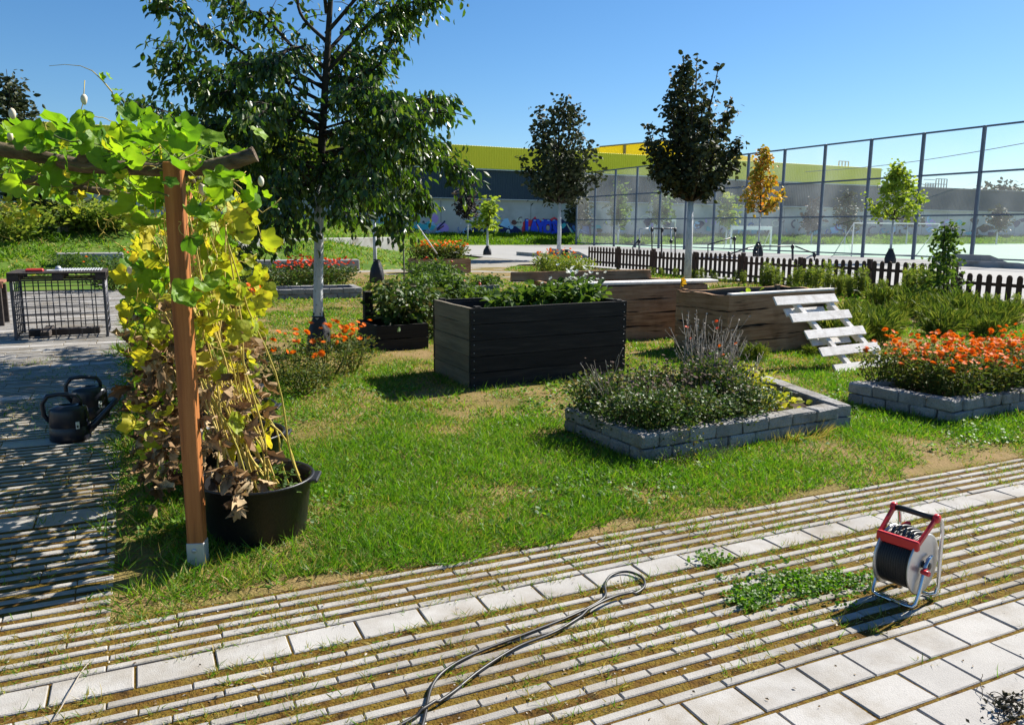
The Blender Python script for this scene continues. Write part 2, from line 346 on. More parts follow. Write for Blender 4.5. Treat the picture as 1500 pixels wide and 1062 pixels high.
def lawnband(dens, d0, d1, h, wd):
    y0, y1 = max(LY0-.06, d0*.6), min(LY1, d1*1.25); area = (LX1-LX0+.1)*(y1-y0)
    x, y = band(int(dens*area), LX0-.1, LX1, y0, y1, d0, d1)
    k = np.ones(len(x), bool)
    for P in EXCL: k &= ~poly_in(x, y, P)
    k &= ~((y < 3.45+.13*noise(x, y, 3.0, 2)+.05*noise(x, y, 11, 3)) & (x > .1)) & ~((x < -.05+.14*noise(x, y, 2.5, 3)) & (y > 3.7))
    x, y = x[k], y[k]
    n1 = noise(x, y, 1.5)+.55*noise(x, y, 4.5, 1); lush = np.clip(.60+.62*n1, 0.0, 1.25)
    near = np.exp(-((y-4.3)/1.3)**2); lush = np.clip(lush+.25*near, .05, 1.2)
    k = rng.random(len(x)) < np.clip(lush*1.15, .10, 1); x, y, lush = x[k], y[k], lush[k]
    z = hL(x, y)-.004
    hh = h*(.45+.8*lush)*rng.uniform(.6, 1.35, len(x)); ww = wd*rng.uniform(.7, 1.4, len(x))
    dry = rng.random(len(x)) < np.clip(.66-.60*lush+.26*sm(5.0, 8, y)-.02, .03, .85)
    p, a, nn, s = blades(x, y, z, hh, ww, .62); s[dry] *= (.75, 1, .75)
    G_.append([q[~dry] for q in (p, a, nn, s)]); D_.append([q[dry] for q in (p, a, nn, s)])
lawnband(9000, 2.5, 4.6, .062, .0045); lawnband(5200, 4.6, 6.5, .06, .0055); lawnband(2600, 6.5, 10, .055, .008); lawnband(1000, 10, 17, .055, .014); lawnband(330, 17, 34, .07, .028)
# taller tufts round obstacles and edges
def tufts(cs, n, r, h, wd, dry=.25, L=None):
    for c in cs:
        k = max(3, int(rng.poisson(n))); a = rng.uniform(0, 2*PI, k); rr = r*np.sqrt(rng.random(k)); x = c[0]+rr*np.cos(a); y = c[1]+rr*np.sin(a); z = np.full(k, c[2] if len(c) > 2 else 0.)
        p, ax, nn, s = blades(x, y, z-.005, h*rng.uniform(.5, 1.3, k), wd*rng.uniform(.7, 1.3, k), .75)
        ax[:, 0] += .5*np.cos(a); ax[:, 1] += .5*np.sin(a); d = rng.random(k) < dry
        (G_ if L is None else L).append([q[~d] for q in (p, ax, nn, s)]); (D_ if L is None else J2).append([q[d] for q in (p, ax, nn, s)])
def edge_pts(P, step=.09, off=.06):
    out = []
    for i in range(len(P)):
        a, b = P[i], P[(i+1) % len(P)]; d = (b-a); ln = d.length; d.normalize(); n = Vector((d.y, -d.x, 0))
        for k in range(int(ln/step)): q = a+d*(k*step+random.uniform(0, step))+n*random.uniform(0, off*2); out.append((q.x, q.y, 0))
    return out
for P in (bedN, bedR, bx1, bx3): tufts(edge_pts(P), 9, .05, .11, .006)
tufts([(rng.uniform(-.25, .6), rng.uniform(3.45, 7.5), 0) for _ in range(230)], 12, .07, .12, .006, .15)
tufts([(rng.uniform(-.2, 3.6), 3.52+abs(rng.normal(0, .13)), 0) for _ in range(170)], 12, .05, .085, .005, .3)
tufts([(-.02+rng.normal(0, .14), rng.uniform(6, 16), 0) for _ in range(330)], 12, .09, .13, .009, .2)
tufts([(rng.uniform(.3, 7), rng.uniform(3.6, 9), 0) for _ in range(420)], 16, .09, .095, .0065, .12)
# low broad-leaved weeds (clover, plantain) in the lawn
x, y = band(34000, -.2, 9, 3.5, 8, 2.5, 8); k = (noise(x, y, 2.2, 2)+.5*noise(x, y, 6, 1) > .35) & (y > 3.62); x, y = x[k], y[k]
for P in EXCL: k = ~poly_in(x, y, P); x, y = x[k], y[k]
ROUND = ([(0, 0, 0), (.3, -.42, .03), (.8, -.38, .05), (1, 0, -.05), (.8, .38, .05), (.3, .42, .03)], [(0, 1, 2, 3), (0, 3, 4, 5)])
n = len(x); sz = rng.uniform(.014, .034, n); d = rdir(n, -.1, .5)
tag(scatter('lawn_weeds', ROUND, np.stack([x, y, hL(x, y)+rng.uniform(.015, .05, n)], -1), d, rdir(n, .5, 1), sz, K['grass']), kind='stuff')
# embankment and wall verge
x = rng.uniform(-45, 26, 420000); y = rng.uniform(14, 72, 420000); h = hT(x, y); k = (h > .06); x, y, h = x[k], y[k], h[k]; D = hf.x*x+hf.y*y
k = visible(x, y, h) & (rng.random(len(x)) < np.clip(26/D, 0, 1)**1.6); x, y, h, D = x[k], y[k], h[k], D[k]
lu = noise(x, y, .8, 2)+.6*noise(x, y, 2.2, 1); k = rng.random(len(x)) < np.clip(.55+.5*lu, .15, 1); x, y, h, D, lu = x[k], y[k], h[k], D[k], lu[k]
p, a, nn, s = blades(x, y, h-.08, (.20+.16*np.clip(lu, -.5, 1.2))*rng.uniform(.6, 1.4, len(x)), .045*rng.uniform(.6, 1.4, len(x)), .75)
dr = rng.random(len(x)) < np.clip(.25-.25*lu, .02, .7)
B_.append([q[~dr] for q in (p, a, nn, s)]); D_.append([q[dr] for q in (p, a, nn, s)])
x = rng.uniform(0, 140, 90000); y = rng.uniform(70.6, 77.6, 90000); h = hT(x, y); k = visible(x, y, h) & (h > .03); x, y, h = x[k], y[k], h[k]
lu = noise(x, y, .5, 1)
p, a, nn, s = blades(x, y, h-.08, np.clip(.38+.3*lu, .12, .9)*rng.uniform(.6, 1.3, len(x)), .11*rng.uniform(.6, 1.4, len(x)), .8)
B_.append([p, a, nn, s])
def cat(L): return [np.concatenate(q) for q in zip(*L)]
def mk(name, L, m): tag(scatter(name, BLADE, *cat(L), m), kind='stuff')
mk('grass', G_, K['grass']); mk('dry_grass', D_, K['dry']); mk('bank_grass', B_, K['bankg'])
# moss, tufts and litter in the paving joints
J1 = []; J2 = []
ys = [1.995+.085*i+.068 for i in range(10)]+[3.012+.083*i+.066 for i in range(5)]+[1.81, 1.625, 1.44, 3.008, 2.848]
cs = [(rng.uniform(-1.6, 6), rng.choice(ys)+rng.normal(0, .006), -.006) for _ in range(2600)]
cs = [c for c in cs if noise(np.array(c[0]), np.array(c[1]), 2.6, 1) > -.55 and rng.random() < (.3 if 1.4 < c[1] < 1.9 else 1)]
tufts(cs, 9, .022, .046, .0034, .58, J1)
tufts([(q.x, q.y, 0) for q in [at(1000+rng.normal(0, 60), 790+rng.normal(0, 14)) for _ in range(10)]], 14, .03, .07, .004, .4, J1)
wp = [at(rng.normal(1185, 42), rng.normal(855, 11)) for _ in range(210)]+[at(rng.normal(1100, 16), rng.normal(878, 9)) for _ in range(80)]+[at(rng.normal(1040, 14), rng.normal(822, 5)) for _ in range(30)]
lx = [(rng.uniform(-3.2, -.15), rng.uniform(3.4, 11), -.01) for _ in range(1100)]
tufts([c for c in lx if noise(np.array(c[0]), np.array(c[1]), 1.3, 3) > -.1], 9, .05, .055, .005, .4, J1)
mk('joint_weeds', J1, K['grass']); mk('joint_dry_weeds', J2, K['dry'])
pp = np.repeat(np.array([(q.x, q.y, 0) for q in wp]), 9, 0)+rng.normal(0, .014, (len(wp)*9, 3))*(1, 1, 0)+np.stack([np.zeros(len(wp)*9)]*2+[rng.uniform(.0, .022, len(wp)*9)], -1)
tag(scatter('paving_weeds', ROUND, pp, rdir(len(pp), -.1, .6), rdir(len(pp), .4, 1), rng.uniform(.009, .02, len(pp)), K['grass']), kind='stuff')
# crumbs: pebbles and dead leaf scraps
K['scrap'] = mat('leaf scraps', [(.10, .06, .03), (.25, .18, .1), (.5, .46, .4)], 3, .9, island=1)
x = rng.uniform(-1.5, 6, 2600); y = rng.uniform(1.2, 3.5, 2600); k = visible(x, y); x, y = x[k], y[k]; n = len(x)
yj = np.array(ys)[rng.integers(0, 15, n)]+rng.normal(0, .008, n); y = np.where(rng.random(n) < .85, yj, y)
tag(scatter('litter', LEAF4, np.stack([x, y, np.where(np.abs(y-yj) < 1e-9, -.004, .004)], -1), rdir(n, -.2, .2), rdir(n, .6, 1), rng.uniform(.006, .018, n), K['scrap']), kind='stuff')
# ---------------------------------------------------------------- more materials
K['bluestone'] = mat('tumbled concrete stone', [(.18, .178, .175), (.28, .275, .268), (.38, .37, .355)], 7, .92, .2, .7, 45, island=.35, stain=.8, sscale=3, speck=90, speckc=(.12, .13, .14))
K['darkwood'] = mat('dark stained planks', [(.006, .005, .005), (.018, .016, .015), (.055, .047, .040)], 3, .75, .3, .4, 40, stretch=(.6, 7, 12), island=.35)
K['greywood'] = mat('weathered planks', [(.10, .085, .065), (.19, .165, .125), (.27, .235, .18)], 3, .85, .2, .4, 40, stretch=(12, .8, 9), island=.4)
K['oak'] = mat('waney edged planks', [(.17, .095, .05), (.34, .20, .11), (.45, .29, .17), (.38, .25, .15)], 2.2, .85, .2, .6, 26, stretch=(.7, .7, 9), island=.35, stain=.6, sscale=2.5, speck=3.0, speckc=(.06, .035, .02))
K['palewood'] = mat('bleached pallet wood', [(.62, .58, .54), (.74, .71, .68), (.80, .78, .76)], 3, .8, .2, .4, 30, stretch=(1, 8, 8), island=.3, stain=.55, stainc=(.5, .45, .4), sscale=7)
K['orange'] = mat('orange stained post', [(.20, .065, .02), (.36, .13, .034), (.46, .19, .055)], 3, .6, .3, .3, 30, stretch=(12, 12, .5), speck=2.6, speckc=(.14, .045, .015))
K['zinc'] = mat('galvanised steel', [(.42, .43, .44), (.55, .56, .57)], 14, .5, .5, metal=.5)
K['bark'] = mat('round log bark', [(.05, .035, .022), (.13, .095, .065), (.22, .17, .12)], 6, .9, .2, .9, 22, stretch=(1, 4, 4))
K['black'] = mat('black plastic', [(.006, .006, .007), (.014, .014, .016)], 8, .42, .5, .1, 90)
K['cloth'] = mat('black fabric bag', [(.006, .006, .008), (.018, .018, .022)], 8, .55, .5, .5, 16)
K['limewash'] = mat('limewashed trunk', [(.38, .39, .40), (.55, .56, .57), (.66, .67, .68)], 7, .85, .2, .5, 40, stretch=(2, 2, .7), speck=40, speckc=(.18, .17, .16))
K['twig'] = mat('dark bark', [(.02, .016, .012), (.06, .05, .04)], 10, .9, .2)
K['cherry'] = mat('cherry leaves', [(.016, .036, .008), (.032, .07, .012), (.06, .115, .018), (.13, .17, .03)], 1, .38, .5, island=.95, trans=.36, tcol=(1.6, 1.8, .5))
K['darkleaf'] = mat('dark oak leaves', [(.020, .030, .014), (.036, .048, .022), (.068, .080, .036)], 1, .6, .22, island=.95, trans=.15)
K['purpleleaf'] = mat('purple leaves', [(.03, .022, .026), (.055, .042, .046), (.09, .075, .075)], 1, .6, .22, island=.95, trans=.15)
K['limeleaf'] = mat('lime green leaves', [(.10, .17, .02), (.20, .30, .03), (.32, .38, .05)], 1, .6, .22, island=.95, trans=.4)
K['autumn'] = mat('autumn leaves', [(.15, .19, .02), (.33, .29, .02), (.46, .31, .03), (.44, .16, .03)], 1, .5, .4, island=.95, trans=.4, tcol=(1.4, 1.1, .6))
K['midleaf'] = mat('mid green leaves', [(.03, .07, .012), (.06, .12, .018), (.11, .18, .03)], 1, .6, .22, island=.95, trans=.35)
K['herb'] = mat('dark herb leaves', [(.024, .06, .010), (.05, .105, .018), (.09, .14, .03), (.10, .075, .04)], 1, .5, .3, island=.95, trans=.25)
K['mari'] = mat('marigold leaves', [(.03, .06, .012), (.06, .10, .018), (.11, .14, .03), (.14, .11, .03)], 1, .6, .22, island=.95, trans=.35)
K['yellowherb'] = mat('yellow green leaves', [(.22, .27, .03), (.36, .38, .04), (.45, .40, .05)], 1, .5, .3, island=.95, trans=.45, tcol=(1.2, 1.2, .6))
K['weed'] = mat('tall weed leaves', [(.07, .13, .02), (.15, .22, .035), (.27, .30, .07)], 1, .6, .22, island=.95, trans=.4)
K['stem'] = mat('green stems', [(.07, .10, .02), (.14, .15, .04)], 5, .7, .3)
K['drystem'] = mat('dry stems', [(.16, .13, .10), (.30, .26, .21), (.42, .38, .33)], 5, .8, .2, island=.7)
K['orangefl'] = mat('orange petals', [(.62, .10, .008), (.75, .17, .012), (.80, .28, .02)], 2, .6, .2, island=.8, trans=.3, tcol=(1.2, 1, .7))
K['redfl'] = mat('red petals', [(.5, .02, .012), (.62, .07, .02), (.7, .14, .05)], 2, .6, .2, island=.8, trans=.3, tcol=(1.2, 1, .8))
K['whitefl'] = mat('white petals', [(.74, .76, .70), (.84, .85, .80)], 2, .6, .2, island=.8, trans=.2, tcol=(1, 1, 1))
K['tomato'] = mat('tomato skin', [(.5, .05, .01), (.65, .10, .015)], 4, .3, .5)
K['gleaf'] = mat('gourd leaves', [(.05, .13, .014), (.11, .24, .020), (.20, .34, .025), (.30, .42, .03)], 16, .5, .35, island=.72, trans=.5, tcol=(1.5, 1.5, .45), bump=.2, bscale=60)
K['yleaf'] = mat('yellowing gourd leaves', [(.16, .27, .025), (.32, .40, .03), (.46, .46, .04), (.62, .50, .05)], 14, .5, .3, speck=45, speckc=(.22, .13, .03), island=.8, trans=.5, tcol=(1.25, 1.15, .5), bump=.2, bscale=60)
K['bleaf'] = mat('withered leaves', [(.05, .03, .018), (.19, .11, .055), (.38, .26, .14), (.54, .43, .26)], 3, .85, .2, island=.7, trans=.15, tcol=(1.1, .9, .7))
K['ystem'] = mat('yellow vine stems', [(.30, .30, .05), (.50, .37, .07), (.60, .46, .16)], 4, .6, .3, island=.8)
K['bud'] = mat('pale flower buds', [(.55, .45, .32), (.72, .66, .52)], 6, .6, .3)
# ---------------------------------------------------------------- stone edged beds
def stone_bed(label, Q, hc=.1, courses=2, th=.15, soilz=.13, name='stone_planting_bed', lmin=.24, lmax=.30):
    c = sum(Q, Vector())/4; t = thing(name, label, 'planting bed', (c.x, c.y, 0)); mb = MB()
    for k in range(courses):
        z = .0+hc*k+hc/2
        for i in range(4):
            a, b = Q[i], Q[(i+1) % 4]; d = (b-a); ln = d.length; d.normalize(); nn = Vector((-d.y, d.x, 0))
            if nn.dot(c-a) < 0: nn = -nn
            s0 = th*.5+.03 if (i+k) % 2 else -0.0; s = s0; e = ln-(0 if (i+k) % 2 else th+.004); cnt = max(1, round((e-s)/((lmin+lmax)/2))); L_ = (e-s)/cnt
            if s0: s = th+.004; e = ln; cnt = max(1, round((e-s)/((lmin+lmax)/2))); L_ = (e-s)/cnt
            else: e = ln-0
            if not s0: e = ln-th*0; cnt = max(1, round((e-th*0)/((lmin+lmax)/2))); L_ = e/cnt
            if s0: e = ln-th-.004; cnt = max(1, round((e-s)/((lmin+lmax)/2))); L_ = (e-s)/cnt
            for j in range(cnt):
                p = a+d*(s+L_*(j+.5))+nn*(th/2+random.gauss(0, .003)); y = nn
                M_ = Matrix((d, y if d.cross(y).z > 0 else -y, zz)).transposed() @ Matrix.Rotation(random.gauss(0, .012), 3, 'Z')
                mb.rbox((p.x, p.y, z+random.gauss(0, .0015)), (L_-.006, th, hc-.005), M_, .014, .0028, 2)
    mb.build('block_wall', K['bluestone'], t)
    s = MB(); q = [p.lerp(c, .06) for p in Q]; n = 14; vs = []
    for j in range(n+1):
        for i in range(n+1):
            p = q[0].lerp(q[1], i/n).lerp(q[3].lerp(q[2], i/n), j/n); vs.append((p.x, p.y, soilz+random.gauss(0, .008)))
    s.add(vs, [(j*(n+1)+i, j*(n+1)+i+1, (j+1)*(n+1)+i+1, (j+1)*(n+1)+i) for j in range(n) for i in range(n)], True); s.build('soil', K['soil'], t)
    return t
stone_bed('low bed of two courses of grey tumbled stones holding dark herbs, nearest the paving', bedN)
stone_bed('low grey stone bed filled with orange marigolds at the right edge', bedR)
_a, _b = at(398, 441), at(531, 437); stone_bed('low grey stone bed with red flowers behind the cherry trunk', [_a, _b, _b+Vector((.1, 1.2, 0)), _a+Vector((.1, 1.2, 0))], hc=.12)
_a, _b = at(640, 436), at(732, 432); stone_bed('small grey stone bed among the tomato plants behind the black box', [_a, _b, _b+Vector((.0, 1.0, 0)), _a+Vector((0, 1.0, 0))], hc=.12)
# ---------------------------------------------------------------- wooden raised beds
def wood_box(label, Q, H, n, m, wav, post=.07, posts=True, soil=.5, th=.035, mats=None, name='raised_bed', screws=False):
    c = sum(Q, Vector())/4; t = thing(name, label, 'raised bed', (c.x, c.y, 0))
    for i in range(4):
        a, b = Q[i].copy(), Q[(i+1) % 4].copy(); d = (b-a).normalized(); nn = Vector((-d.y, d.x, 0))
        if nn.dot(c-a) < 0: a, b = b, a; d = -d; nn = -nn
        if i % 2: a = a+d*(th+.004); b = b-d*(th+.004)
        mb = MB(); zs = [H*k/n for k in range(n+1)]
        for k in range(n):
            off = nn*random.uniform(0, .006); mb.plank(a+off, b+off, zs[k]+(.002 if k else -.02), zs[k+1]-.003-wav*.35, th+random.uniform(0, .006 if wav < .01 else .02), wav)
        if screws and i in (0,):
            sc_ = MB()
            for e, sgn in ((a, 1), (b, -1)):
                for k in range(n*2): sc_.rbox(tuple(e+d*sgn*.035-nn*.001+zz*(H*(k+.5)/n/2)), (.009, .009, .009), None, .003)
            so_ = sc_.build('screw_heads', K['zinc'], t); so_['kind'] = 'stuff'
        mb.build('plank_wall', (mats or [m]*4)[i], t)
        MB().plank(a+nn*(th+.022)+d*.03, b+nn*(th+.022)-d*.03, .0, H-.03, .006, 0, 1).build('light_block_sheet', K['cloth'], t)  # dark sheet added behind the planks: stops light leaking, keeps gaps black
    if posts:
        for p in Q:
            q = p.lerp(c, .0)+(c-p).normalized()*(th*1.45+post*.72); MB().rbox((q.x, q.y, H/2+.005), (post, post, H+.02), None, .006).build('corner_post', m, t)
    s = MB(); q = [p.lerp(c, .05) for p in Q]; k = 10; vs = []
    for j in range(k+1):
        for i in range(k+1): p = q[0].lerp(q[1], i/k).lerp(q[3].lerp(q[2], i/k), j/k); vs.append((p.x, p.y, soil+random.gauss(0, .012)))
    s.add(vs, [(j*(k+1)+i, j*(k+1)+i+1, (j+1)*(k+1)+i+1, (j+1)*(k+1)+i) for j in range(k) for i in range(k)], True); s.build('soil', K['soil'], t)
    return t
wood_box('large black stained plank raised bed with a grey end wall', bx1, .82, 5, K['darkwood'], .0015, soil=.62, mats=[K['darkwood'], K['darkwood'], K['darkwood'], K['greywood']], screws=True)
wood_box('brown waney plank raised bed with a white pallet leaning on it', bx3, .80, 4, K['oak'], .009, soil=.6, th=.05)
_r = at(1033, 492); _u = Vector((1, .0, 0)); bx2 = [_r-_u*2.2, _r.copy(), _r+Vector((.0, 1.6, 0)), _r+Vector((-2.2, 1.6, 0))]
b2 = wood_box('brown waney plank raised bed standing behind the black box', bx2, .80, 4, K['oak'], .009, soil=.6, th=.05)
MB().rbox((_r.x-.95, _r.y+.12, .835), (2.3, .26, .05), None, .012, .003).build('rim_board', K['palewood'], b2)  # weathered top plank; its sunlit brightness is put into the pale colour too
b3 = [o for o in C.objects if o.get('label', '').startswith('brown waney plank raised bed with')][0]
_q = bx3[0].lerp(bx3[1], .01); MB().bar(_q+zz*.808+Vector((0, .03, 0)), bx3[1]+zz*.808+Vector((-.03, .03, 0)), .085, .028, .006, jit=.002).build('rim_board', K['palewood'], b3)  # pale strip added for the weathered top edge, sunlight included in its colour
MB().rbox((_r.x-1.3, _r.y+1.5, .86), (2.6, .05, .16), None, .01, .003).build('back_board', K['oak'], b2)
# dark low planter beside it, short posts
_a = at(552, 516); _b = at(602, 530)
pl = thing('low_planter', 'low black wooden planter with a square stub post, full of tomato plants', 'planter', _a)
_d = Vector((1.0, .05, 0)); _e = Vector((-.05, 1.0, 0))
q = [_a, _a+_d*.72, _a+_d*.72+_e*.8, _a+_e*.8]
for i in range(4):
    a, b = q[i], q[(i+1) % 4]
    if i % 2: k = (b-a).normalized()*.045; a, b = a+k, b-k
    mb = MB(); mb.plank(a, b, -.02, .155, .035, .003); mb.plank(a, b, .165, .34, .035, .003); mb.build('plank_wall', K['darkwood'], pl)
_p = _a+_e*.8+_d*.15; MB().rbox((_p.x, _p.y, .36), (.12, .12, .74), None, .008).build('stub_post', K['darkwood'], pl)
MB().add([(p.x, p.y, .27) for p in [v.lerp(sum(q, Vector())/4, .08) for v in q]], [(0, 1, 2, 3)]).build('soil', K['soil'], pl)
# brown plank planter with orange flowers far behind
_a = at(612, 402); q = [_a, _a+Vector((2.0, 0, 0)), _a+Vector((2.0, 1.1, 0)), _a+Vector((0, 1.1, 0))]
wood_box('distant brown plank planter full of orange flowers', q, .52, 3, K['oak'], .004, soil=.45, name='plank_planter')
OBOX = q
# ---------------------------------------------------------------- white pallet leaning on the brown bed
t0 = bx3[1]; ptop = Vector((t0.x-.62, t0.y-.01, .80)); 
A = at(1134, 441, .79); B_a = at(1227, 437, .79); Bt = at(1234, 541, .03); Bt2 = at(1298, 531, .03)
pal = thing('pallet', 'bleached white wooden pallet leaning like a ramp on the brown raised bed', 'pallet', ((Bt+Bt2)/2))
sl_ = (B_a-A); slat_d = (Bt2-Bt+sl_*.6).normalized(); dn = ((Bt+Bt2)-(A+B_a)).normalized(); pn = slat_d.cross(dn); pn = pn if pn.z > 0 else -pn
slen = 1.08; mid_t = (A+B_a)/2; mid_b = (Bt+Bt2)/2
for k in range(5):
    m_ = mid_t.lerp(mid_b, k/4); h_ = slat_d*slen/2; w_ = .115
    MB().bar(m_-h_+slat_d*random.uniform(-.015, .015), m_+h_, w_, .022, .004, pn, .001).build('slat', K['palewood'], pal)
for s_ in (-.22, .44):
    MB().bar(mid_t+slat_d*s_*.9-pn*.036-dn*.04, mid_b+slat_d*s_*.9-pn*.036+dn*.04, .075, .045, .004, pn).build('rail', K['palewood'], pal)
for k in (.12, .56, .95):
    m_ = mid_t.lerp(mid_b, k)-pn*.105; MB().bar(m_-slat_d*.40, m_+slat_d*.30, .10, .02, .003, pn).build('slat', K['palewood'], pal)
for k in (.12, .56, .95):
    for s_ in (-.198, .396): MB().bar(mid_t.lerp(mid_b, k)+slat_d*s_-pn*.059-dn*.05, mid_t.lerp(mid_b, k)+slat_d*s_-pn*.059+dn*.05, .07, .07, .0, pn).build('spacer_block', K['palewood'], pal)
# ---------------------------------------------------------------- black mortar tubs
def tub(c, label, r=.30, h=.31):
    t = thing('planter_tub', label, 'planter', (c.x, c.y, 0), 'black round tubs under the pergola')
    MB().lathe([(.01, 0), (r*.80, 0), (r*.82, .01), (r*.93, h*.86), (r*.95, h*.87), (r*.945, h-.012), (r*.99, h-.01), (r*1.0, h), (r*.985, h+.006), (r*.93, h), (r*.915, h*.9), (r*.86, h*.6)], (c.x, c.y, 0), 44).build('body', K['black'], t)
    for s in (-1, 1):
        a = math.radians(-20)+(0 if s > 0 else PI); d = Vector((math.cos(a), math.sin(a), 0)); y = Vector((-d.y, d.x, 0))
        MB().rbox(c+d*(r*1.01)+zz*(h-.012), (.05, .16, .022), Matrix((d, y, zz)).transposed(), .006).build('grip', K['black'], t)
    n = 26; vs = [(c.x, c.y, h*.66)]
    for i in range(n): vs.append((c.x+r*.88*math.cos(2*PI*i/n), c.y+r*.88*math.sin(2*PI*i/n), h*.62+random.gauss(0, .006)))
    MB().add(vs, [(0, 1+i, 1+(i+1) % n) for i in range(n)], True).build('soil', K['soil'], t)
    return t
TUBS = [at(379, 779), at(351, 702), at(346, 654), at(330, 618)]
for c, l in zip(TUBS, ('front black round tub beside the foot of the orange post, largest in view', 'second black round tub, directly behind the front tub', 'third black round tub, its rim just showing behind the second', 'rearmost black round tub hidden among dry vine stems')): tub(c, l)
# ---------------------------------------------------------------- pergola
P1 = at(291, 826); zt = zat(238, P1); P2 = at(294, 664)
pg = thing('pergola', 'pergola of orange stained posts carrying rough round logs, overgrown with gourd vine', 'pergola', (P1.x, P1.y, 0))
Mz = Matrix.Rotation(-.32, 3, 'Z')
def pgpost(P, z1, w=.075):
    o = MB().rbox((P.x, P.y, (z1+.1)/2), (w, w, z1-.1), Mz, .004).build('post', K['orange'], pg)
    b = MB(); b.rbox((P.x, P.y, .055), (w+.006, w+.006, .13), Mz, .003); f = -hf; y = Vector((-f.y, f.x, 0))
    M2 = Matrix((y, zz, f)).transposed(); b.lathe([(.001, .006), (.011, .006), (.011, .0)], P+zz*.085+f*(w*.55), 6, M2)
    b.build('post_shoe', K['zinc'], o); return o
pgpost(P1, zt); pgpost(P2, zt-.03)
D1 = P1.dot(hf)
def log(px, r0, r1, label=None):
    pts = [dep(x, y, d) for x, y, d in px]; q = []; n = len(pts)
    for i in range(n-1):
        for k in range(5):
            tt = k/5; p0 = pts[max(i-1, 0)]; p1, p2 = pts[i], pts[i+1]; p3 = pts[min(i+2, n-1)]
            q.append(.5*((2*p1)+(p2-p0)*tt+(2*p0-5*p1+4*p2-p3)*tt**2+(3*p1-p0-3*p2+p3)*tt**3))
    q.append(pts[-1]); m_ = len(q)
    MB().tube(q, [r0+(r1-r0)*i/m_+random.gauss(0, .0015) for i in range(m_)], 10).build('log_beam', K['bark'], pg)
log([(374, 226, D1+.10), (345, 236, D1+.09), (300, 247, D1+.08), (245, 249, D1+.08), (180, 246, D1+.05), (120, 243, D1+.02), (60, 230, D1-.02), (0, 219, D1-.05), (-90, 206, D1-.1)], .034, .030)
log([(190, 287, D1+.8), (110, 275, D1+.75), (0, 261, D1+.7), (-120, 246, D1+.6)], .016, .022)
log([(300, 262, D1+1.9), (180, 268, D1+1.85), (60, 262, D1+1.8), (-120, 250, D1+1.7)], .03, .03)
log([(270, 252, D1+.05), (278, 262, D1+1.2), (284, 270, D1+2.6)], .028, .028)
log([(120, 232, D1-.02), (150, 250, D1+1), (165, 262, D1+2.2)], .02, .02)
log([(20, 215, D1-.05), (80, 242, D1+1), (110, 256, D1+2.2)], .02, .02)
# ---------------------------------------------------------------- gourd vines
GT = [gourd(seed=s, cup=c) for s, c in ((1, .45), (2, .25), (3, .7), (4, .1))]; BT = [gourd(.10, s, .9) for s in (5, 6, 7)]
def vine_leaves(root, name, pts, size, m, tmpls, nz=(.1, 1), facing=.5):
    n = len(pts); pts = np.array(pts); ks = rng.integers(0, len(tmpls), n); obs = []
    nor = rdir(n, *nz) - facing*np.array(hf)*rng.uniform(-.3, 1, (n, 1)); ax = rdir(n, -1, .35); sz = rng.uniform(*size, n)
    V = [];
    for k in range(len(tmpls)):
        i = ks == k
        if i.sum(): obs.append(scatter(name, tmpls[k], pts[i], ax[i], nor[i], sz[i], m, root, True))
    return obs
def wpts(n, xr, yr, dr, fn=None):
    o = []
    while len(o) < n:
        x, y = rng.uniform(*xr), rng.uniform(*yr)
        if fn is None or rng.random() < fn(x, y): o.append(dep(x, y, rng.uniform(*dr)))
    return o
def curl(p, L, m=14, droop=.4, wild=.5):
    d = Vector(rdir(1)[0]); out = [p.copy()]
    for i in range(m):
        d = (d+Vector(rdir(1)[0])*wild-zz*droop*.2).normalized(); out.append(out[-1]+d*L/m)
    return out
vg = 'gourd vines on the pergola'
v1 = thing('gourd_vine', 'bright green gourd vine leaves spread over the pergola logs', 'vine', (P1.x, P1.y, 0), vg)
v2 = thing('gourd_vine', 'gourd vine turning yellow and lime around the orange post', 'vine', TUBS[0], vg)
v3 = thing('gourd_vine', 'withered brown and straw coloured gourd vine hanging over the black tubs', 'vine', TUBS[1], vg)
top = lambda x, y: 1.0 if y > 178+max(0, 60-abs(x-200)*.4)*-.25+14*math.sin(x*.045) else .05
L1 = wpts(125, (-70, 300), (160, 285), (D1-.35, D1+1.1), top)+wpts(60, (-40, 300), (200, 300), (D1+.6, D1+2.6))
L1 += [Vector((random.uniform(-1.9, .6), random.uniform(4.2, 8.3), random.uniform(1.85, 2.1))) for _ in range(320)]+[Vector((random.uniform(-2.6, -.9), random.uniform(2.9, 4.6), random.uniform(1.9, 2.1))) for _ in range(70)]
L1 += [dep(x, y, D1-.1) for x, y in ((178, 175), (205, 178), (238, 178), (98, 182), (140, 185), (60, 190), (270, 200), (250, 190), (215, 205), (170, 205), (120, 210), (80, 215), (30, 200), (5, 190), (340, 260), (352, 285), (372, 270), (384, 300), (300, 285), (318, 300), (305, 320), (280, 215), (225, 195), (190, 195))]
vine_leaves(v1, 'leaves', L1, (.06, .14), K['gleaf'], GT, (.0, 1), .35)
vine_leaves(v1, 'young_leaves', wpts(120, (-60, 400), (185, 320), (D1-.3, D1+1.4), lambda x, y: 1 if x < 310 or (y > 255 and rng.random() < .35) else 0), (.03, .065), K['yleaf'], GT, (-.2, 1), .3)
L2 = wpts(105, (185, 345), (255, 430), (D1+.12, D1+2.0), lambda x, y: .3 if 262 < x < 288 else 1)
vine_leaves(v2, 'leaves', L2, (.055, .13), K['gleaf'], GT, (-.1, 1), .5)
L2 += [Vector((random.uniform(-.12, .5), random.uniform(5.2, 8.4), random.uniform(.8, 2.0))) for _ in range(560)]
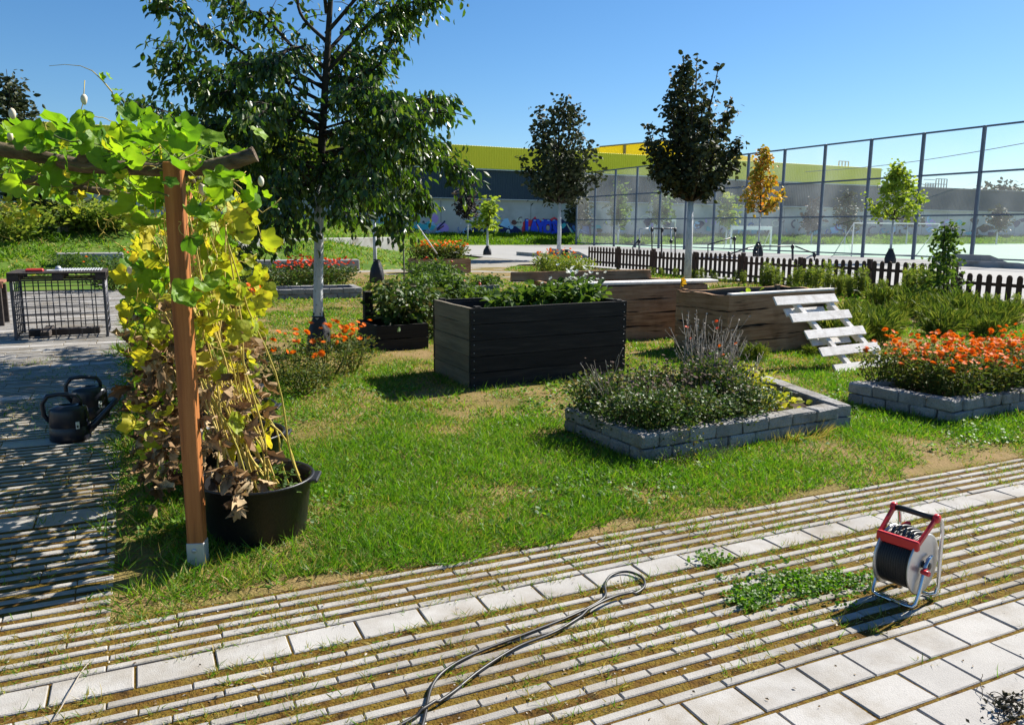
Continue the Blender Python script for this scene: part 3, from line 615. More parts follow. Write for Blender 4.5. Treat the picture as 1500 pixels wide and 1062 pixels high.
L2y = wpts(70, (285, 385), (280, 500), (D1+.05, D1+.9))+wpts(150, (180, 375), (300, 560), (D1+.05, D1+2.0), lambda x, y: math.exp(-((y-420)/95)**2)*(1 if x > 285 else .7)*(.0 if 255 < x < 292 and rng.random() < .7 else 1)*(1 if x < 348+max(0, 340-y)*.6 else .06))
L2y += wpts(55, (200, 375), (480, 660), (D1+.1, D1+1.2), lambda x, y: 0 if 258 < x < 302 else 1)
vine_leaves(v2, 'yellow_leaves', L2y, (.06, .13), K['yleaf'], GT, (-.2, 1), .5)
vine_leaves(v2, 'leaves', [dep(x, y, D1-.06) for x, y in ((292, 300), (306, 322), (278, 345), (296, 412), (282, 425), (312, 250), (330, 270), (212, 330), (200, 300))], (.10, .15), K['gleaf'], GT, (.2, 1), .8)
L3 = wpts(150, (195, 385), (470, 690), (D1+.1, D1+1.9), lambda x, y: (.15 if 255 < x < 300 else 1)*(1 if 205+.1*(y-470) < x < 400-.0*(y) else .3))
L3 += [Vector((random.uniform(-.1, .5), random.uniform(4.3, 8.4), random.uniform(.1, 1.05))) for _ in range(620)]+[Vector((random.uniform(.02, .5), random.uniform(3.95, 5.2), random.uniform(.33, 1.25))) for _ in range(110)]  # dense inner leaves, mostly unseen, added to deepen the shade on the path
Lb = [Vector((random.uniform(-.05, .42), random.uniform(5.9, 8.5), random.uniform(.15, 1.35))) for _ in range(420)]  # extra leaf block added to throw shade over the watering cans
vine_leaves(v3, 'leaves', Lb, (.10, .16), K['gleaf'], GT, (-.3, 1), .4)
vine_leaves(v3, 'withered_leaves', L3, (.05, .13), K['bleaf'], BT, (-.8, .8), .2)
vine_leaves(v3, 'withered_leaves', [dep(x, y, TUBS[0].dot(hf)-.335) for x, y in ((318, 690), (345, 700), (352, 720), (340, 712), (360, 705), (348, 735), (356, 742), (338, 690), (330, 700))]+[dep(x, y, D1+rng.uniform(.1, .22)) for x, y in ( (300, 610), (325, 650), (372, 690), (345, 600), (248, 660), (238, 680), (262, 640))], (.08, .13), K['bleaf'], BT, (-.8, .5), .3)
vine_leaves(v3, 'leaves', [dep(x, y, D1+rng.uniform(.3, 1.2)) for x, y in ((385, 600), (395, 612), (360, 565), (372, 575), (345, 540), (400, 630), (388, 640), (210, 618), (222, 628), (352, 620), (375, 650), (390, 590), (340, 525), (365, 540))], (.06, .10), K['yleaf'], GT, (.1, 1), .4)
# stems
def stems(root, name, pairs, r, m, wild=.03, n=12):
    mb = MB()
    for a, b in pairs:
        ph = [random.uniform(0, 6) for _ in range(3)]; pts = []
        for i in range(n+1):
            t = i/n; p = a.lerp(b, t); k = math.sin(PI*min(1, t*1.2))
            pts.append(p+Vector((wild*math.sin(7*t+ph[0])*k, wild*math.sin(5*t+ph[1])*k, wild*.8*math.sin(9*t+ph[2])*k)))
        mb.tube(pts, [r*(1-.45*i/n)*random.uniform(.9, 1.1) for i in range(n+1)], 5)
    return mb.build(name, m, root)
pr = []
for k in range(105):
    c = TUBS[k % 4]; a = c+Vector((random.gauss(0, .09), random.gauss(0, .1), .21)); b = dep(random.uniform(215, 350), random.uniform(300, 560), c.dot(hf)+random.uniform(-.25, .2)); pr.append((a, b))
stems(v3, 'stems', pr, .006, K['ystem'], .035)
stems(v2, 'stems', [(dep(random.uniform(235, 340), random.uniform(420, 520), D1+random.uniform(.1, 1.5)), dep(random.uniform(200, 350), random.uniform(240, 330), D1+random.uniform(.05, 1.6))) for _ in range(45)], .004, K['ystem'], .045)
stems(v1, 'stems', [(dep(x, random.uniform(205, 290), D1+random.uniform(-.1, 1.2)), dep(x-random.uniform(60, 160), random.uniform(195, 280), D1+random.uniform(-.2, 1.4))) for x in np.linspace(20, 330, 46)], .0035, K['stem'], .05)
for _ in range(90):
    x, y = (random.uniform(-30, 300), random.uniform(175, 330)) if random.random() < .6 else (random.uniform(190, 380), random.uniform(280, 560)); MB().tube(curl(dep(x, y, D1+random.uniform(-.15, .9)), random.uniform(.08, .3), 16, .3, .55), .0016, 4).build('tendril', K['ystem'], v1)
mb = MB(); tip = [(168, 150), (164, 135), (150, 118), (135, 104), (118, 97), (95, 95), (72, 97)]
mb.tube([dep(x, y, D1+.1) for x, y in tip], [.004, .0035, .003, .0022, .0016, .0012, .001], 5); mb.build('shoot', K['ystem'], v1); mb = MB(); mb.tube([dep(124, 118, D1), dep(122, 150, D1), dep(114, 178, D1+.05), dep(112, 200, D1+.1)], .0018, 4)
mb.tube([dep(x, y, D1+.05) for x, y in ((335, 262), (352, 275), (368, 296), (384, 312), (402, 300), (412, 290))], .002, 4)
mb.build('shoot', K['ystem'], v1)
vine_leaves(v1, 'young_leaves', [dep(x, y, D1+.1) for x, y in ((158, 112), (147, 108), (168, 132), (165, 145), (405, 298), (385, 285))], (.03, .05), K['gleaf'], GT, (0, 1), .3)
for x, y, d, s in ((123, 146, 0, .014), (18, 167, .1, .015), (382, 266, .05, .014), (296, 278, .1, .017), (15, 200, 0, .012), (300, 200, .1, .012), (190, 396, .2, .012)):
    MB().blob(dep(x, y, D1+d), (s, s, s*1.7), .05).build('flower_bud', K['bud'], v1)
# small weeds in the front tub
q = [TUBS[0]+Vector((.1+random.gauss(0, .07), random.gauss(0, .09)-.05, .22+random.uniform(0, .13))) for _ in range(120)]
tw = thing('tub_weed', 'small green weeds sprouting in the front black tub', 'weed', TUBS[0]+zz*.2)
scatter('leaves', LEAF, np.array(q), rdir(120, -.2, .8), rdir(120, .1, 1), rng.uniform(.02, .05, 120), K['midleaf'], tw)
# ---------------------------------------------------------------- cable reel
K['redpl'] = mat('red plastic', [(.52, .012, .018), (.62, .02, .025)], 4, .35, .5)
K['chrome'] = mat('bright steel tube', [(.55, .56, .58), (.66, .67, .69)], 6, .22, .5, metal=1)
K['disc'] = mat('steel drum disc', [(.52, .52, .53), (.62, .62, .63)], 3, .38, .5, metal=.85)
K['rubber'] = mat('black rubber cable', [(.008, .008, .009), (.02, .02, .021)], 6, .45, .5)
h0, h1 = at(1312, 747, .385), at(1359, 756.5, .385); mid = (h0+h1)/2; vd = Vector((mid.x, mid.y, 0)).normalized(); ax = Vector((vd.y, -vd.x, 0))*math.cos(math.radians(25))-vd*math.sin(math.radians(25))
fr = zz.cross(ax); fr = fr if fr.dot(hf) < 0 else -fr     # towards the viewer
fl = .0
cr = thing('cable_reel', 'black cable reel with red handle bracket, steel discs and bent tube stand', 'cable reel', (mid.x, mid.y, 0))
def L3(a, f, z): return Vector((mid.x, mid.y, 0))+ax*a+fr*f+zz*z
hw = .076; cz, R_, cf = .18, .136, .015
def axl(prof, a0, n=40):  # lathe about the drum axis
    mb = MB(); mb.lathe(prof, L3(a0, cf, cz), n, Matrix((fr, zz, ax)).transposed()); return mb
for s in (-1, 1):
    p = [(.002, 0), (.03, .002*s), (.05, .006*s), (.09, .003*s), (R_-.008, .003*s), (R_, 0), (R_-.004, -.006*s), (.002, -.006*s)]
    axl(p, s*hw).build('side_disc', K['disc'], cr)
prof = []; nl = 13
for i in range(nl+1):
    a = -hw+.008+(2*hw-.016)*i/nl
    if i < nl:
        for k in range(5): prof.append((R_-.022+.0065*math.sin(PI*k/4)+.0, a+(2*hw-.016)/nl*k/5))
axl(prof, 0, 44).build('wound_cable', K['rubber'], cr)
mb = MB()
for k, (a, lift) in enumerate(((-.045, .012), (-.02, .02), (.004, .015), (.024, .01), (.04, .006))):
    mb.tube([L3(a+.008*math.sin(i*.7), cf+(R_-.016+lift)*math.sin(th), cz+(R_-.016+lift)*math.cos(th)) for i, th in enumerate(np.linspace(-.9, .6, 12))], .0068, 8)
mb.build('loose_winding', K['rubber'], cr)
axl([(.016, 0), (.016, .03), (.001, .03)], hw).build('hub', K['black'], cr)
mb = MB(); mb.bar(L3(hw+.022, cf+.0, cz-.005), L3(hw+.026, cf+.055, cz-.012), .014, .014, .003); mb.tube([L3(hw+.02, cf+.05, cz-.012), L3(hw+.055, cf+.055, cz-.012)], .011, 10); mb.build('crank', K['redpl'], cr)
axl([(.007, hw*2+.02), (.007, -.02)], -hw).build('axle', K['chrome'], cr)
hx = .094
for s in (-1, 1):
    back = [L3(s*hx, -.035, .375), L3(s*hx, -.06, .372), L3(s*hx, -.085, .35), L3(s*hx, -.095, .31), L3(s*hx, -.105, .12), L3(s*hx, -.11, .05), L3(s*(hx-.004), -.10, .018), L3(s*(hx-.02), -.085, .010), L3(s*(hx-.05), -.08, .009)]
    MB().tube(back, .0085, 10).build('rear_tube', K['chrome'], cr)
    front = [L3(s*(hx+.002), cf-.03, cz+.035), L3(s*(hx+.002), cf+.0, cz+.028), L3(s*(hx+.002), cf+.02, cz-.0), L3(s*(hx+.002), cf+.055, .07), L3(s*(hx+.001), cf+.075, .025), L3(s*(hx-.006), cf+.085, .012), L3(s*(hx-.03), cf+.09, .009), L3(0, cf+.09, .009)]
    MB().tube(front, .0085, 10).build('front_tube', K['chrome'], cr)
    MB().bar(L3(s*hx*.98, -.035, .388), L3(s*hx*.90, .095, .292), .013, .026, .003, fr).build('bracket_arm', K['redpl'], cr)
    MB().lathe([(.001, .011), (.017, .011), (.02, .006), (.02, -.006), (.017, -.011), (.001, -.011)], L3(s*hx*1.0, -.03, .383), 18, Matrix((fr, zz, ax)).transposed()).build('bracket_boss', K['redpl'], cr)
MB().rbox(L3(0, .100, .284), (2*hx*.90+.016, .022, .044), Matrix((ax, fr, ax.cross(fr))).transposed(), .005).build('bracket_bar', K['redpl'], cr)
MB().tube([L3(-hx*.88, -.03, .383), L3(-hx*.3, -.03, .385), L3(hx*.88, -.03, .383)], .0135, 12).build('grip', K['rubber'], cr)
MB().tube([L3(-hx*.8, -.06, .28), L3(-hx*.45, -.06, .31), L3(-hx*.3, -.04, .32)], .012, 8).build('plug', K['redpl'], cr)
# ---------------------------------------------------------------- extension cable on the paving
cp = [(612, 1085), (622, 1050), (632, 1006), (655, 979), (700, 955), (765, 930), (838, 901), (884, 876), (886, 856), (896, 842), (918, 837), (940, 845), (944, 858), (930, 869), (900, 877), (868, 892), (815, 924), (758, 947), (705, 980), (665, 1012), (632, 1034), (600, 1054), (560, 1075)]
P_ = [at(x, y, .010) for x, y in cp]; q = []
for i in range(len(P_)-1):
    for k in range(6):
        t = k/6; p0 = P_[max(i-1, 0)]; p1, p2 = P_[i], P_[i+1]; p3 = P_[min(i+2, len(P_)-1)]
        v = .5*((2*p1)+(p2-p0)*t+(2*p0-5*p1+4*p2-p3)*t*t+(3*p1-p0-3*p2+p3)*t**3); v.z = .010+(.011 if 13*6 < i*6+k < 15.3*6 or 118 < i*6+k < 124 else 0); q.append(v)
o = MB().tube(q, .0062, 8).build('extension_cable', K['rubber']); tag(o, 'black rubber cable lying in a long twisted loop on the paving', 'cable')
st = [at(x, y, .008+.01*math.sin(i)) for i, (x, y) in enumerate(((75, 1058), (90, 1035), (105, 1008), (118, 985), (128, 972), (133, 966)))]
tag(MB().tube(st, .0022, 5).build('straw', K['drystem']), 'single pale straw stalk lying across the light slabs', 'straw')
# dry uprooted weed, bottom right corner
K['scrap2'] = mat('dark dry leaves', [(.02, .022, .012), (.045, .042, .022), (.08, .07, .04)], 3, .9, .2, island=1)
dw = thing('uprooted_weed', 'dark dry uprooted weed lying on the slabs at the corner', 'weed', at(1475, 1035)); mb = MB()
for _ in range(14): q = curl(at(random.gauss(1478, 13), random.gauss(1036, 8), .03), random.uniform(.05, .12), 8, .1, .35); mb.tube([Vector((v.x, v.y, max(.004, min(.05, v.z)))) for v in q], .0014, 4)
for _ in range(4): q = curl(at(1440+random.gauss(0, 12), 1020, .012), .14, 8, .1, .3); mb.tube([Vector((v.x, v.y, max(.004, min(.03, v.z)))) for v in q], .0013, 4)
mb.build('stems', K['twig'], dw)
q = [at(random.gauss(1478, 18), random.gauss(1034, 12), random.uniform(.005, .03)) for _ in range(130)]; scatter('leaves', LEAF4, np.array(q), rdir(130), rdir(130), rng.uniform(.010, .026, 130), K['scrap2'], dw)
# ---------------------------------------------------------------- watering cans
K['can'] = mat('dark blue black plastic', [(.008, .010, .018), (.014, .017, .030)], 5, .35, .5)
K['paper'] = mat('white label', [(.7, .7, .7), (.75, .75, .75)], 5, .6)
def can(c, label, rz):
    t = thing('watering_can', label, 'watering can', c, 'watering cans'); E_ = lambda x, y, z: c+Vector((math.cos(rz)*x-math.sin(rz)*y, math.sin(rz)*x+math.cos(rz)*y, z)); Mr = Matrix.Rotation(rz, 3, 'Z')
    MB().lathe([(.01, 0), (.125, 0), (.135, .012), (.13, .10), (.127, .105), (.127, .115), (.13, .12), (.125, .23), (.118, .25), (.07, .27), (.058, .272), (.058, .262), (.05, .23)], c, 32, Mr, 1.05, .85).build('body', K['can'], t)
    MB().tube([E_(-.12, 0, .13), E_(-.165, 0, .20), E_(-.17, 0, .29), E_(-.13, 0, .345), E_(-.05, 0, .355), E_(.06, 0, .34), E_(.085, 0, .30), E_(.085, 0, .25)], [.014, .016, .017, .017, .016, .016, .015, .014], 10).build('handle', K['can'], t)
    MB().tube([E_(.11, 0, .06), E_(.18, 0, .12), E_(.27, 0, .22), E_(.37, 0, .33)], [.034, .026, .02, .016], 12).build('spout', K['can'], t)
    b = MB(); b.rbox(E_(.075, -.098, .13), (.026, .004, .055), Mr @ Matrix.Rotation(.55, 3, 'Z'), .001); l = b.build('sticker', K['paper'], t)
    MB().rbox(E_(.075, -.1015, .122), (.012, .002, .016), Mr @ Matrix.Rotation(.55, 3, 'Z'), .0005).build('printed_mark', K['black'], l)
can(at(104, 644), 'front dark watering can with white sticker, standing in shade on the path', math.radians(-8))
can(at(134, 612), 'rear dark watering can, half hidden behind the front one', math.radians(2))
# ---------------------------------------------------------------- wire cage with pallet on top
K['wire'] = mat('dark grey steel bars', [(.05, .05, .06), (.10, .10, .115)], 6, .5, .5, metal=.4)
K['oldpal'] = mat('dark old pallet wood', [(.025, .02, .018), (.06, .05, .045), (.12, .10, .09)], 3, .85, .2, .5, 30, stretch=(1, 9, 9), island=.5)
ca, cb = at(24, 499), at(158, 493); cu = Vector((1, 0, 0)); cw = (cb-ca).dot(cu); cdp = .95; ch = zat(412, (ca+cb)/2)
cg = thing('wire_cage', 'square bar wire cage standing on the path and carrying a dark pallet', 'cage', ca+cu*cw/2+Vector((0, cdp/2, 0)))
def cface(o, d, n, nv, nh):
    mb = MB()
    for i in range(nv): p = o+d*(i/(nv-1)); mb.tube([p+zz*.01, p+zz*ch], .0085, 6)
    for j in range(nh): z = .03+(ch-.05)*j/(nh-1); mb.tube([o+zz*z+n*.012, o+d+zz*z+n*.012], .0075, 6)
    mb.build('bar_grid', K['wire'], cg)
o0 = ca.copy(); X_ = cu*cw; Y_ = Vector((0, cdp, 0))
cface(o0, X_, Vector((0, -1, 0)), 8, 8); cface(o0+Y_, X_, Vector((0, 1, 0)), 8, 8); cface(o0+Vector((-.005, .02, 0)), Y_*.96, Vector((-1, 0, 0)), 6, 8); cface(o0+X_+Vector((.005, .02, 0)), Y_*.96, Vector((1, 0, 0)), 6, 8)
for p in (o0, o0+X_, o0+Y_, o0+X_+Y_): MB().rbox((p.x+.0, p.y, ch/2), (.035, .035, ch), None, .004).build('corner_bar', K['wire'], cg)
mb = MB(); mb.rbox(o0+X_/2+Y_/2+zz*.05, (cw*.8, .12, .1), None, .01); mb.rbox(o0+X_*.3+Y_*.5+zz*.05, (.12, cdp*.8, .1), None, .01); mb.build('base_runner', K['oldpal'], cg)
def pallet(c, w_, d_, z, label, m, name='pallet'):
    t = thing(name, label, 'pallet', (c.x, c.y, z))
    for k in range(3):
        y = c.y-d_/2+.05+(d_-.1)*k/2
        for i in range(3): MB().rbox((c.x-w_/2+.07+(w_-.14)*i/2, y, z+.06), (.14, .1, .078), None, .004).build('spacer_block', m, t)
        MB().rbox((c.x, y, z+.01), (w_, .1, .02), None, .003).build('bottom_board', m, t)
    for k in range(7): MB().rbox((c.x, c.y-d_/2+.05+(d_-.1)*k/6, z+.111+random.gauss(0, .002)), (w_, .11, .022), None, .004).build('top_board', m, t)
    return t
pc = o0+X_/2+Y_/2; pallet(pc, cw+.08, cdp+.1, ch+.004, 'dark weathered pallet laid flat on top of the wire cage', K['oldpal'])
pt_ = ch+.004+.124
K['redbox'] = mat('red lacquer', [(.55, .03, .03), (.65, .06, .05)], 3, .4, .5)
K['blueb'] = mat('blue grey plastic', [(.16, .2, .3), (.3, .34, .42)], 4, .4)
def onp(x, y): return up(x, y, pc+Vector((0, -.2, 0)))
c = Vector((o0.x+.28, pc.y-.3, pt_+.02)); o = MB(); o.rbox(c, (.22, .12, .035), None, .008); o.rbox(c+zz*.02, (.2, .1, .01), None, .003); tag(o.build('brush', K['redbox']), 'red brush lying on the dark pallet', 'brush')
c2 = c+Vector((.23, .02, -.006)); tag(MB().rbox(c2, (.17, .12, .012), None, .003).build('paper_sheet', K['paper']), 'white folded paper beside the red brush', 'paper')
c3 = Vector((o0.x+.57, pc.y-.25, pt_)); jr = thing('jar', 'small blue grey jar with a lid on the pallet', 'jar', c3)
MB().lathe([(.002, 0), (.04, 0), (.042, .01), (.042, .045), (.036, .05)], c3, 18).build('body', K['blueb'], jr); MB().lathe([(.036, .05), (.03, .066), (.012, .075), (.002, .075)], c3, 18).build('lid', K['zinc'], jr)
rl = thing('rolled_mat', 'grey ribbed mat unrolled on the right half of the pallet', 'mat', (o0.x+cw*.72, pc.y, pt_)); mb = MB()
for i in range(16): mb.rbox((o0.x+cw*.5+i*cw*.031, pc.y+.02, pt_+.009), (.022, cdp*.7, .014), None, .003)
mb.build('ribs', K['zinc'], rl)
K['redwood'] = mat('reddish pallet wood', [(.25, .10, .06), (.36, .17, .11)], 3, .8, .2, .3, 30, stretch=(1, 8, 8), island=.4)
ea = at(4, 478); te = thing('pallet_table', 'reddish wooden table end cut off by the left edge', 'table', ea-cu*.5); zt_ = zat(414, ea)
for k in range(5): MB().rbox((ea.x-.42, ea.y+.08+.15*k, zt_), (.98, .13, .025), None, .003).build('top_board', K['redwood'], te)
MB().rbox((ea.x-.42, ea.y+.0, zt_-.05), (.94, .03, .08), None, .003).build('apron', K['redwood'], te)
for dx, dy in ((-.02, .05), (-.02, .62), (-.8, .05), (-.8, .62)): MB().rbox((ea.x+dx, ea.y+dy, zt_/2-.03), (.08, .08, zt_-.06), None, .004).build('leg', K['oldpal'], te)
# ---------------------------------------------------------------- concrete bench blocks on the embankment
K['conc'] = mat('cast concrete', [(.26, .255, .245), (.33, .325, .315), (.38, .37, .36)], 1.5, .9, .2, .2, 40, detail=9, stain=.7)
def cblock(p0, p1, yt, dp, label, zoff=-.25):
    a, b = p0, p1; d = (b-a); d.z = 0; ln = d.length; d.normalize(); nn = Vector((-d.y, d.x, 0)); nn = nn if nn.y > 0 else -nn; zt2 = zat(yt, a)
    z0 = min(a.z, b.z)+zoff; t = MB().rbox((a+b)/2*1+nn*dp/2+zz*((zt2+z0)/2-(a.z+b.z)/2), (ln, dp, zt2-z0), Matrix((d, nn if d.cross(nn).z > 0 else -nn, zz)).transposed(), .03).build('concrete_block', K['conc'])
    return tag(t, label, 'bench block', 'concrete seating blocks')
cblock(atg(340, 366), atg(584, 366), 351, .5, 'long upper concrete seating block on the grass bank behind the cherry tree')
cblock(atg(345, 397), atg(527, 397), 381.5, .5, 'lower concrete seating block at the foot of the bank, right of the red flowers')
cblock(atg(84, 389), atg(182, 389), 371, .5, 'concrete seating block on the bank behind the wire cage')
cblock(atg(71, 336), atg(101, 337), 329.5, .5, 'small pale concrete slab on top of the bank at far left', -.1)
# ---------------------------------------------------------------- plants
FL = flower(9, .15, 2); FW = flower(6, .3, 1)
def plant(name, label, cat_, base, h, r, nl, lsz, m, nst=8, tm=LEAF4, group=None, shape=1.0, low=.05, lw=1., droop=(-.3, .9), sm_=None, lean=0):
    base = Vector(base); t = thing(name, label, cat_, base, group); mb = MB(); tips = []
    for i in range(nst):
        a = 2*PI*i/nst+random.uniform(-.4, .4); rr = r*math.sqrt(random.random()); tip = Vector((rr*math.cos(a)+lean, rr*math.sin(a), h*random.uniform(.75, 1.0)*(1-.25*rr/r)))
        p0 = Vector((rr*.25*math.cos(a), rr*.25*math.sin(a), 0)); mid = p0.lerp(tip, .5)+Vector((rr*.2*math.cos(a), rr*.2*math.sin(a), h*.05)); tips.append((p0, mid, tip))
        mb.tube([base+p0-zz*.02, base+mid, base+tip], [.006*h/.5+.001, .0045*h/.5+.001, .002], 5)
    mb.build('stems', sm_ or K['stem'], t)
    k = rng.integers(0, nst, nl); u = low+(1-low)*rng.random(nl)**(1/1.3)
    T = np.array([[tuple(a), tuple(b), tuple(c)] for a, b, c in tips])[k]; u_ = u[:, None]
    p = (1-u_)**2*T[:, 0]+2*u_*(1-u_)*T[:, 1]+u_**2*T[:, 2]; off = rng.normal(0, 1, (nl, 3))*np.array([r*.27, r*.27, h*.05]); p = p+off*shape; p[:, 2] = np.clip(p[:, 2], .01, None)
    ax_ = nrm(off*(1, 1, .3)+rdir(nl)*r*.25+1e-4); ax_[:, 2] = rng.uniform(*droop, nl)
    sz = rng.uniform(*lsz, nl); scatter('foliage', tm, p+np.array(base), ax_, rdir(nl, .1, 1), np.stack([sz, sz*lw, sz], -1), m, t)
    t['_tips'] = [c for a, b, q in tips for c in q]; return t
def heads(t, n, r, h, hz, size, m, tm=FL, mesh=None, name='flower_head', tilt=.5):
    b = t.location
    for i in range(n):
        a = random.uniform(0, 2*PI); rr = r*math.sqrt(random.random()); z = random.uniform(*hz)*h
        if mesh is None:
            mesh_ = bpy.data.meshes.new(name); mesh_.from_pydata(tm[0], [], tm[1]); mesh = mesh_; mesh.materials.append(m)
        o = bpy.data.objects.new(name, mesh); C.objects.link(o); o.parent = t
        o.location = (rr*math.cos(a), rr*math.sin(a), z); s = random.uniform(*size); o.scale = (s, s, s*1.2); o.rotation_euler = (random.gauss(0, tilt), random.gauss(0, tilt), random.uniform(0, 6))
    return mesh
def clean(o):
    if '_tips' in o: del o['_tips']
# marigolds: right bed, many plants; three built, the rest copied
def marigold(base, h, r, n, label, group, nf, m=K['orangefl'], nl=420, size=(.026, .042), hz=(.82, 1.1), name='marigold_plant'):
    t = plant(name, label, 'flower plant', base, h, r, nl, (.025, .055), K['mari'], 11, LEAF4, group, 1.0, .08, .8); heads(t, nf, r*.95, h, hz, size, m); clean(t); return t
gM = 'orange marigolds in the right stone bed'; lM = 'orange flowering marigold plant packed in the grey stone bed at the right edge'
q0, q1, q2, q3 = bedR; sp = []
for j in range(4):
    for i in range(9):
        u_, v_ = (i+.5+random.uniform(-.2, .2))/9, (j+.55+random.uniform(-.2, .2))/4; p = q0.lerp(q1, u_).lerp(q3.lerp(q2, u_), v_)
        if .07 < u_ : sp.append((p.x, p.y, .13))
pr3 = [marigold((0, 0, 0), .42, .20, 0, lM, gM, nf, nl=560, size=(.020, .034), hz=(.68, 1.12)) for nf in (18, 14, 20)]
for i, p in enumerate(sp):
    if i < 3: pr3[i].location = p; pr3[i].rotation_euler.z = random.uniform(0, 6); pr3[i].scale = (1, 1, random.uniform(.85, 1.1))
    else: dup(pr3[i % 3], p, random.uniform(0, 6), (random.uniform(.9, 1.1), random.uniform(.9, 1.1), random.uniform(.8, 1.15)))
# marigolds round the cherry's foot
cb_ = at(466, 517)
for (x, y), h, r, nf, l in (((478, 556), .56, .30, 18, 'bushy orange marigold in front of the cherry watering bag'), ((420, 562), .50, .28, 9, 'sparse dark marigold left of the watering bag with few red heads'), ((516, 545), .52, .24, 17, 'orange marigold right of the watering bag, toward the black box'), ((448, 576), .38, .26, 6, 'low leafy marigold nearest the viewer below the cherry')):
    marigold(at(x, y), h, r, 0, l, 'marigolds at the cherry foot', nf, nl=720, hz=(.7, 1.12), size=(.03, .046))
for (x, y), h, r, nf, l in (((362, 462), .52, .34, 30, 'tall orange marigold clump on the lawn left of the cherry trunk'), ((338, 452), .5, .3, 22, 'orange marigold clump partly behind the vine leaves'), ((385, 452), .40, .25, 14, 'smaller orange marigold beside the far stone bed')):
    marigold(at(x, y), h, r, 0, l, 'marigolds on the lawn behind the vine', nf, nl=700, size=(.034, .054), hz=(.6, 1.1))
# red flowers in the far stone bed
gR = 'red flowers in the far stone bed'; lR = 'red flowering leafy plant in the far stone bed behind the cherry trunk'
q = [at(x, y) for x, y in ((425, 432), (455, 430), (482, 428), (440, 420), (470, 419), (500, 424))]; r0_ = plant('flowering_plant', lR, 'flower plant', (0, 0, 0), .58, .36, 650, (.05, .10), K['herb'], 12, LEAF4, gR); heads(r0_, 24, .34, .58, (.8, 1.15), (.035, .05), K['redfl'], name='flower_head'); clean(r0_); r0_.location = (*q[0].xy, .15)
for p in q[1:]: dup(r0_, (p.x, p.y, .15), random.uniform(0, 6), random.uniform(.85, 1.1))
gK = plant('dark_shrub', 'dark leafy shrub left of the red flowers behind the lawn marigolds', 'shrub', at(388, 425), .75, .55, 1500, (.05, .10), K['herb'], 14); clean(gK)
gK = plant('dark_shrub', 'dark green shrub between the vine and the far stone bed', 'shrub', at(345, 420), .8, .6, 1300, (.05, .10), K['herb'], 14); clean(gK)
gK = plant('bramble_shrub', 'loose mixed shrub with orange berries behind the wire cage', 'shrub', at(165, 425), 1.0, .7, 1500, (.05, .11), K['midleaf'], 16); heads(gK, 14, .6, 1, (.5, 1), (.03, .05), K['orangefl'], name='berry_cluster'); clean(gK)
gK = plant('bramble_shrub', 'low green shrub growing against the left concrete block', 'shrub', atg(105, 394), .6, .6, 900, (.05, .11), K['midleaf'], 12); clean(gK)
# tomato plants between box and planter; darker leaf colour stands in for shade
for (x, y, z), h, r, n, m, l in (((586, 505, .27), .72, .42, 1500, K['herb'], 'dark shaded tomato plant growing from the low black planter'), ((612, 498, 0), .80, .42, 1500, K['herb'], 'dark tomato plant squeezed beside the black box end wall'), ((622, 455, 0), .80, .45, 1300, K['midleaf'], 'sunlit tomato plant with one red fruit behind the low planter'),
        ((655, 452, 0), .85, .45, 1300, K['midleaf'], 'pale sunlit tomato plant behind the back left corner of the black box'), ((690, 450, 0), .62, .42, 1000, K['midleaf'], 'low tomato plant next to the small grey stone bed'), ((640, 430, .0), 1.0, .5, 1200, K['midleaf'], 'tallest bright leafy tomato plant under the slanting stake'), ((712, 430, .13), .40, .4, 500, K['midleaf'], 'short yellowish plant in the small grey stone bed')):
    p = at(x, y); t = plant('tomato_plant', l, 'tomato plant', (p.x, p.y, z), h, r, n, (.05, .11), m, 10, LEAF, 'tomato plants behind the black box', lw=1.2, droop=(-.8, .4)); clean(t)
    if m is K['midleaf'] or h > .75:
        for _ in range(3):
            a = random.uniform(0, 6.28); bq = Vector((p.x, p.y, z))+Vector((r*.8*math.cos(a), r*.8*math.sin(a), h*random.uniform(.3, .8))); MB().blob(bq, (.034, .034, .03), .01).build('tomato', K['tomato'], t)
sk_ = at(592, 447); tag(MB().tube([sk_, up(592, 400, sk_), up(590, 318, sk_)], [.018, .017, .015], 8).build('garden_stake', K['greywood']), 'upright grey wooden stake standing left of the tomato plants', 'stake', 'garden stakes')
tag(MB().tube([up(640, 372, at(640, 440)), up(611, 330, at(640, 440))], [.017, .015], 8).build('garden_stake', K['palewood']), 'pale slanting stake rising out of the tallest tomato plant', 'stake', 'garden stakes')
tag(MB().tube([up(593, 347, sk_), up(583, 335, sk_)], [.015, .013], 8).build('garden_stake', K['palewood']), 'short pale stick tied across the upright grey stake', 'stake', 'garden stakes')
# climbing shoot at the stake top
cs_ = plant('climbing_shoot', 'wilted dark climbing shoot on top of the upright stake', 'vine', up(592, 345, sk_), .28, .28, 120, (.05, .10), K['cherry'], 6, LEAF, droop=(-1, 0)); clean(cs_)
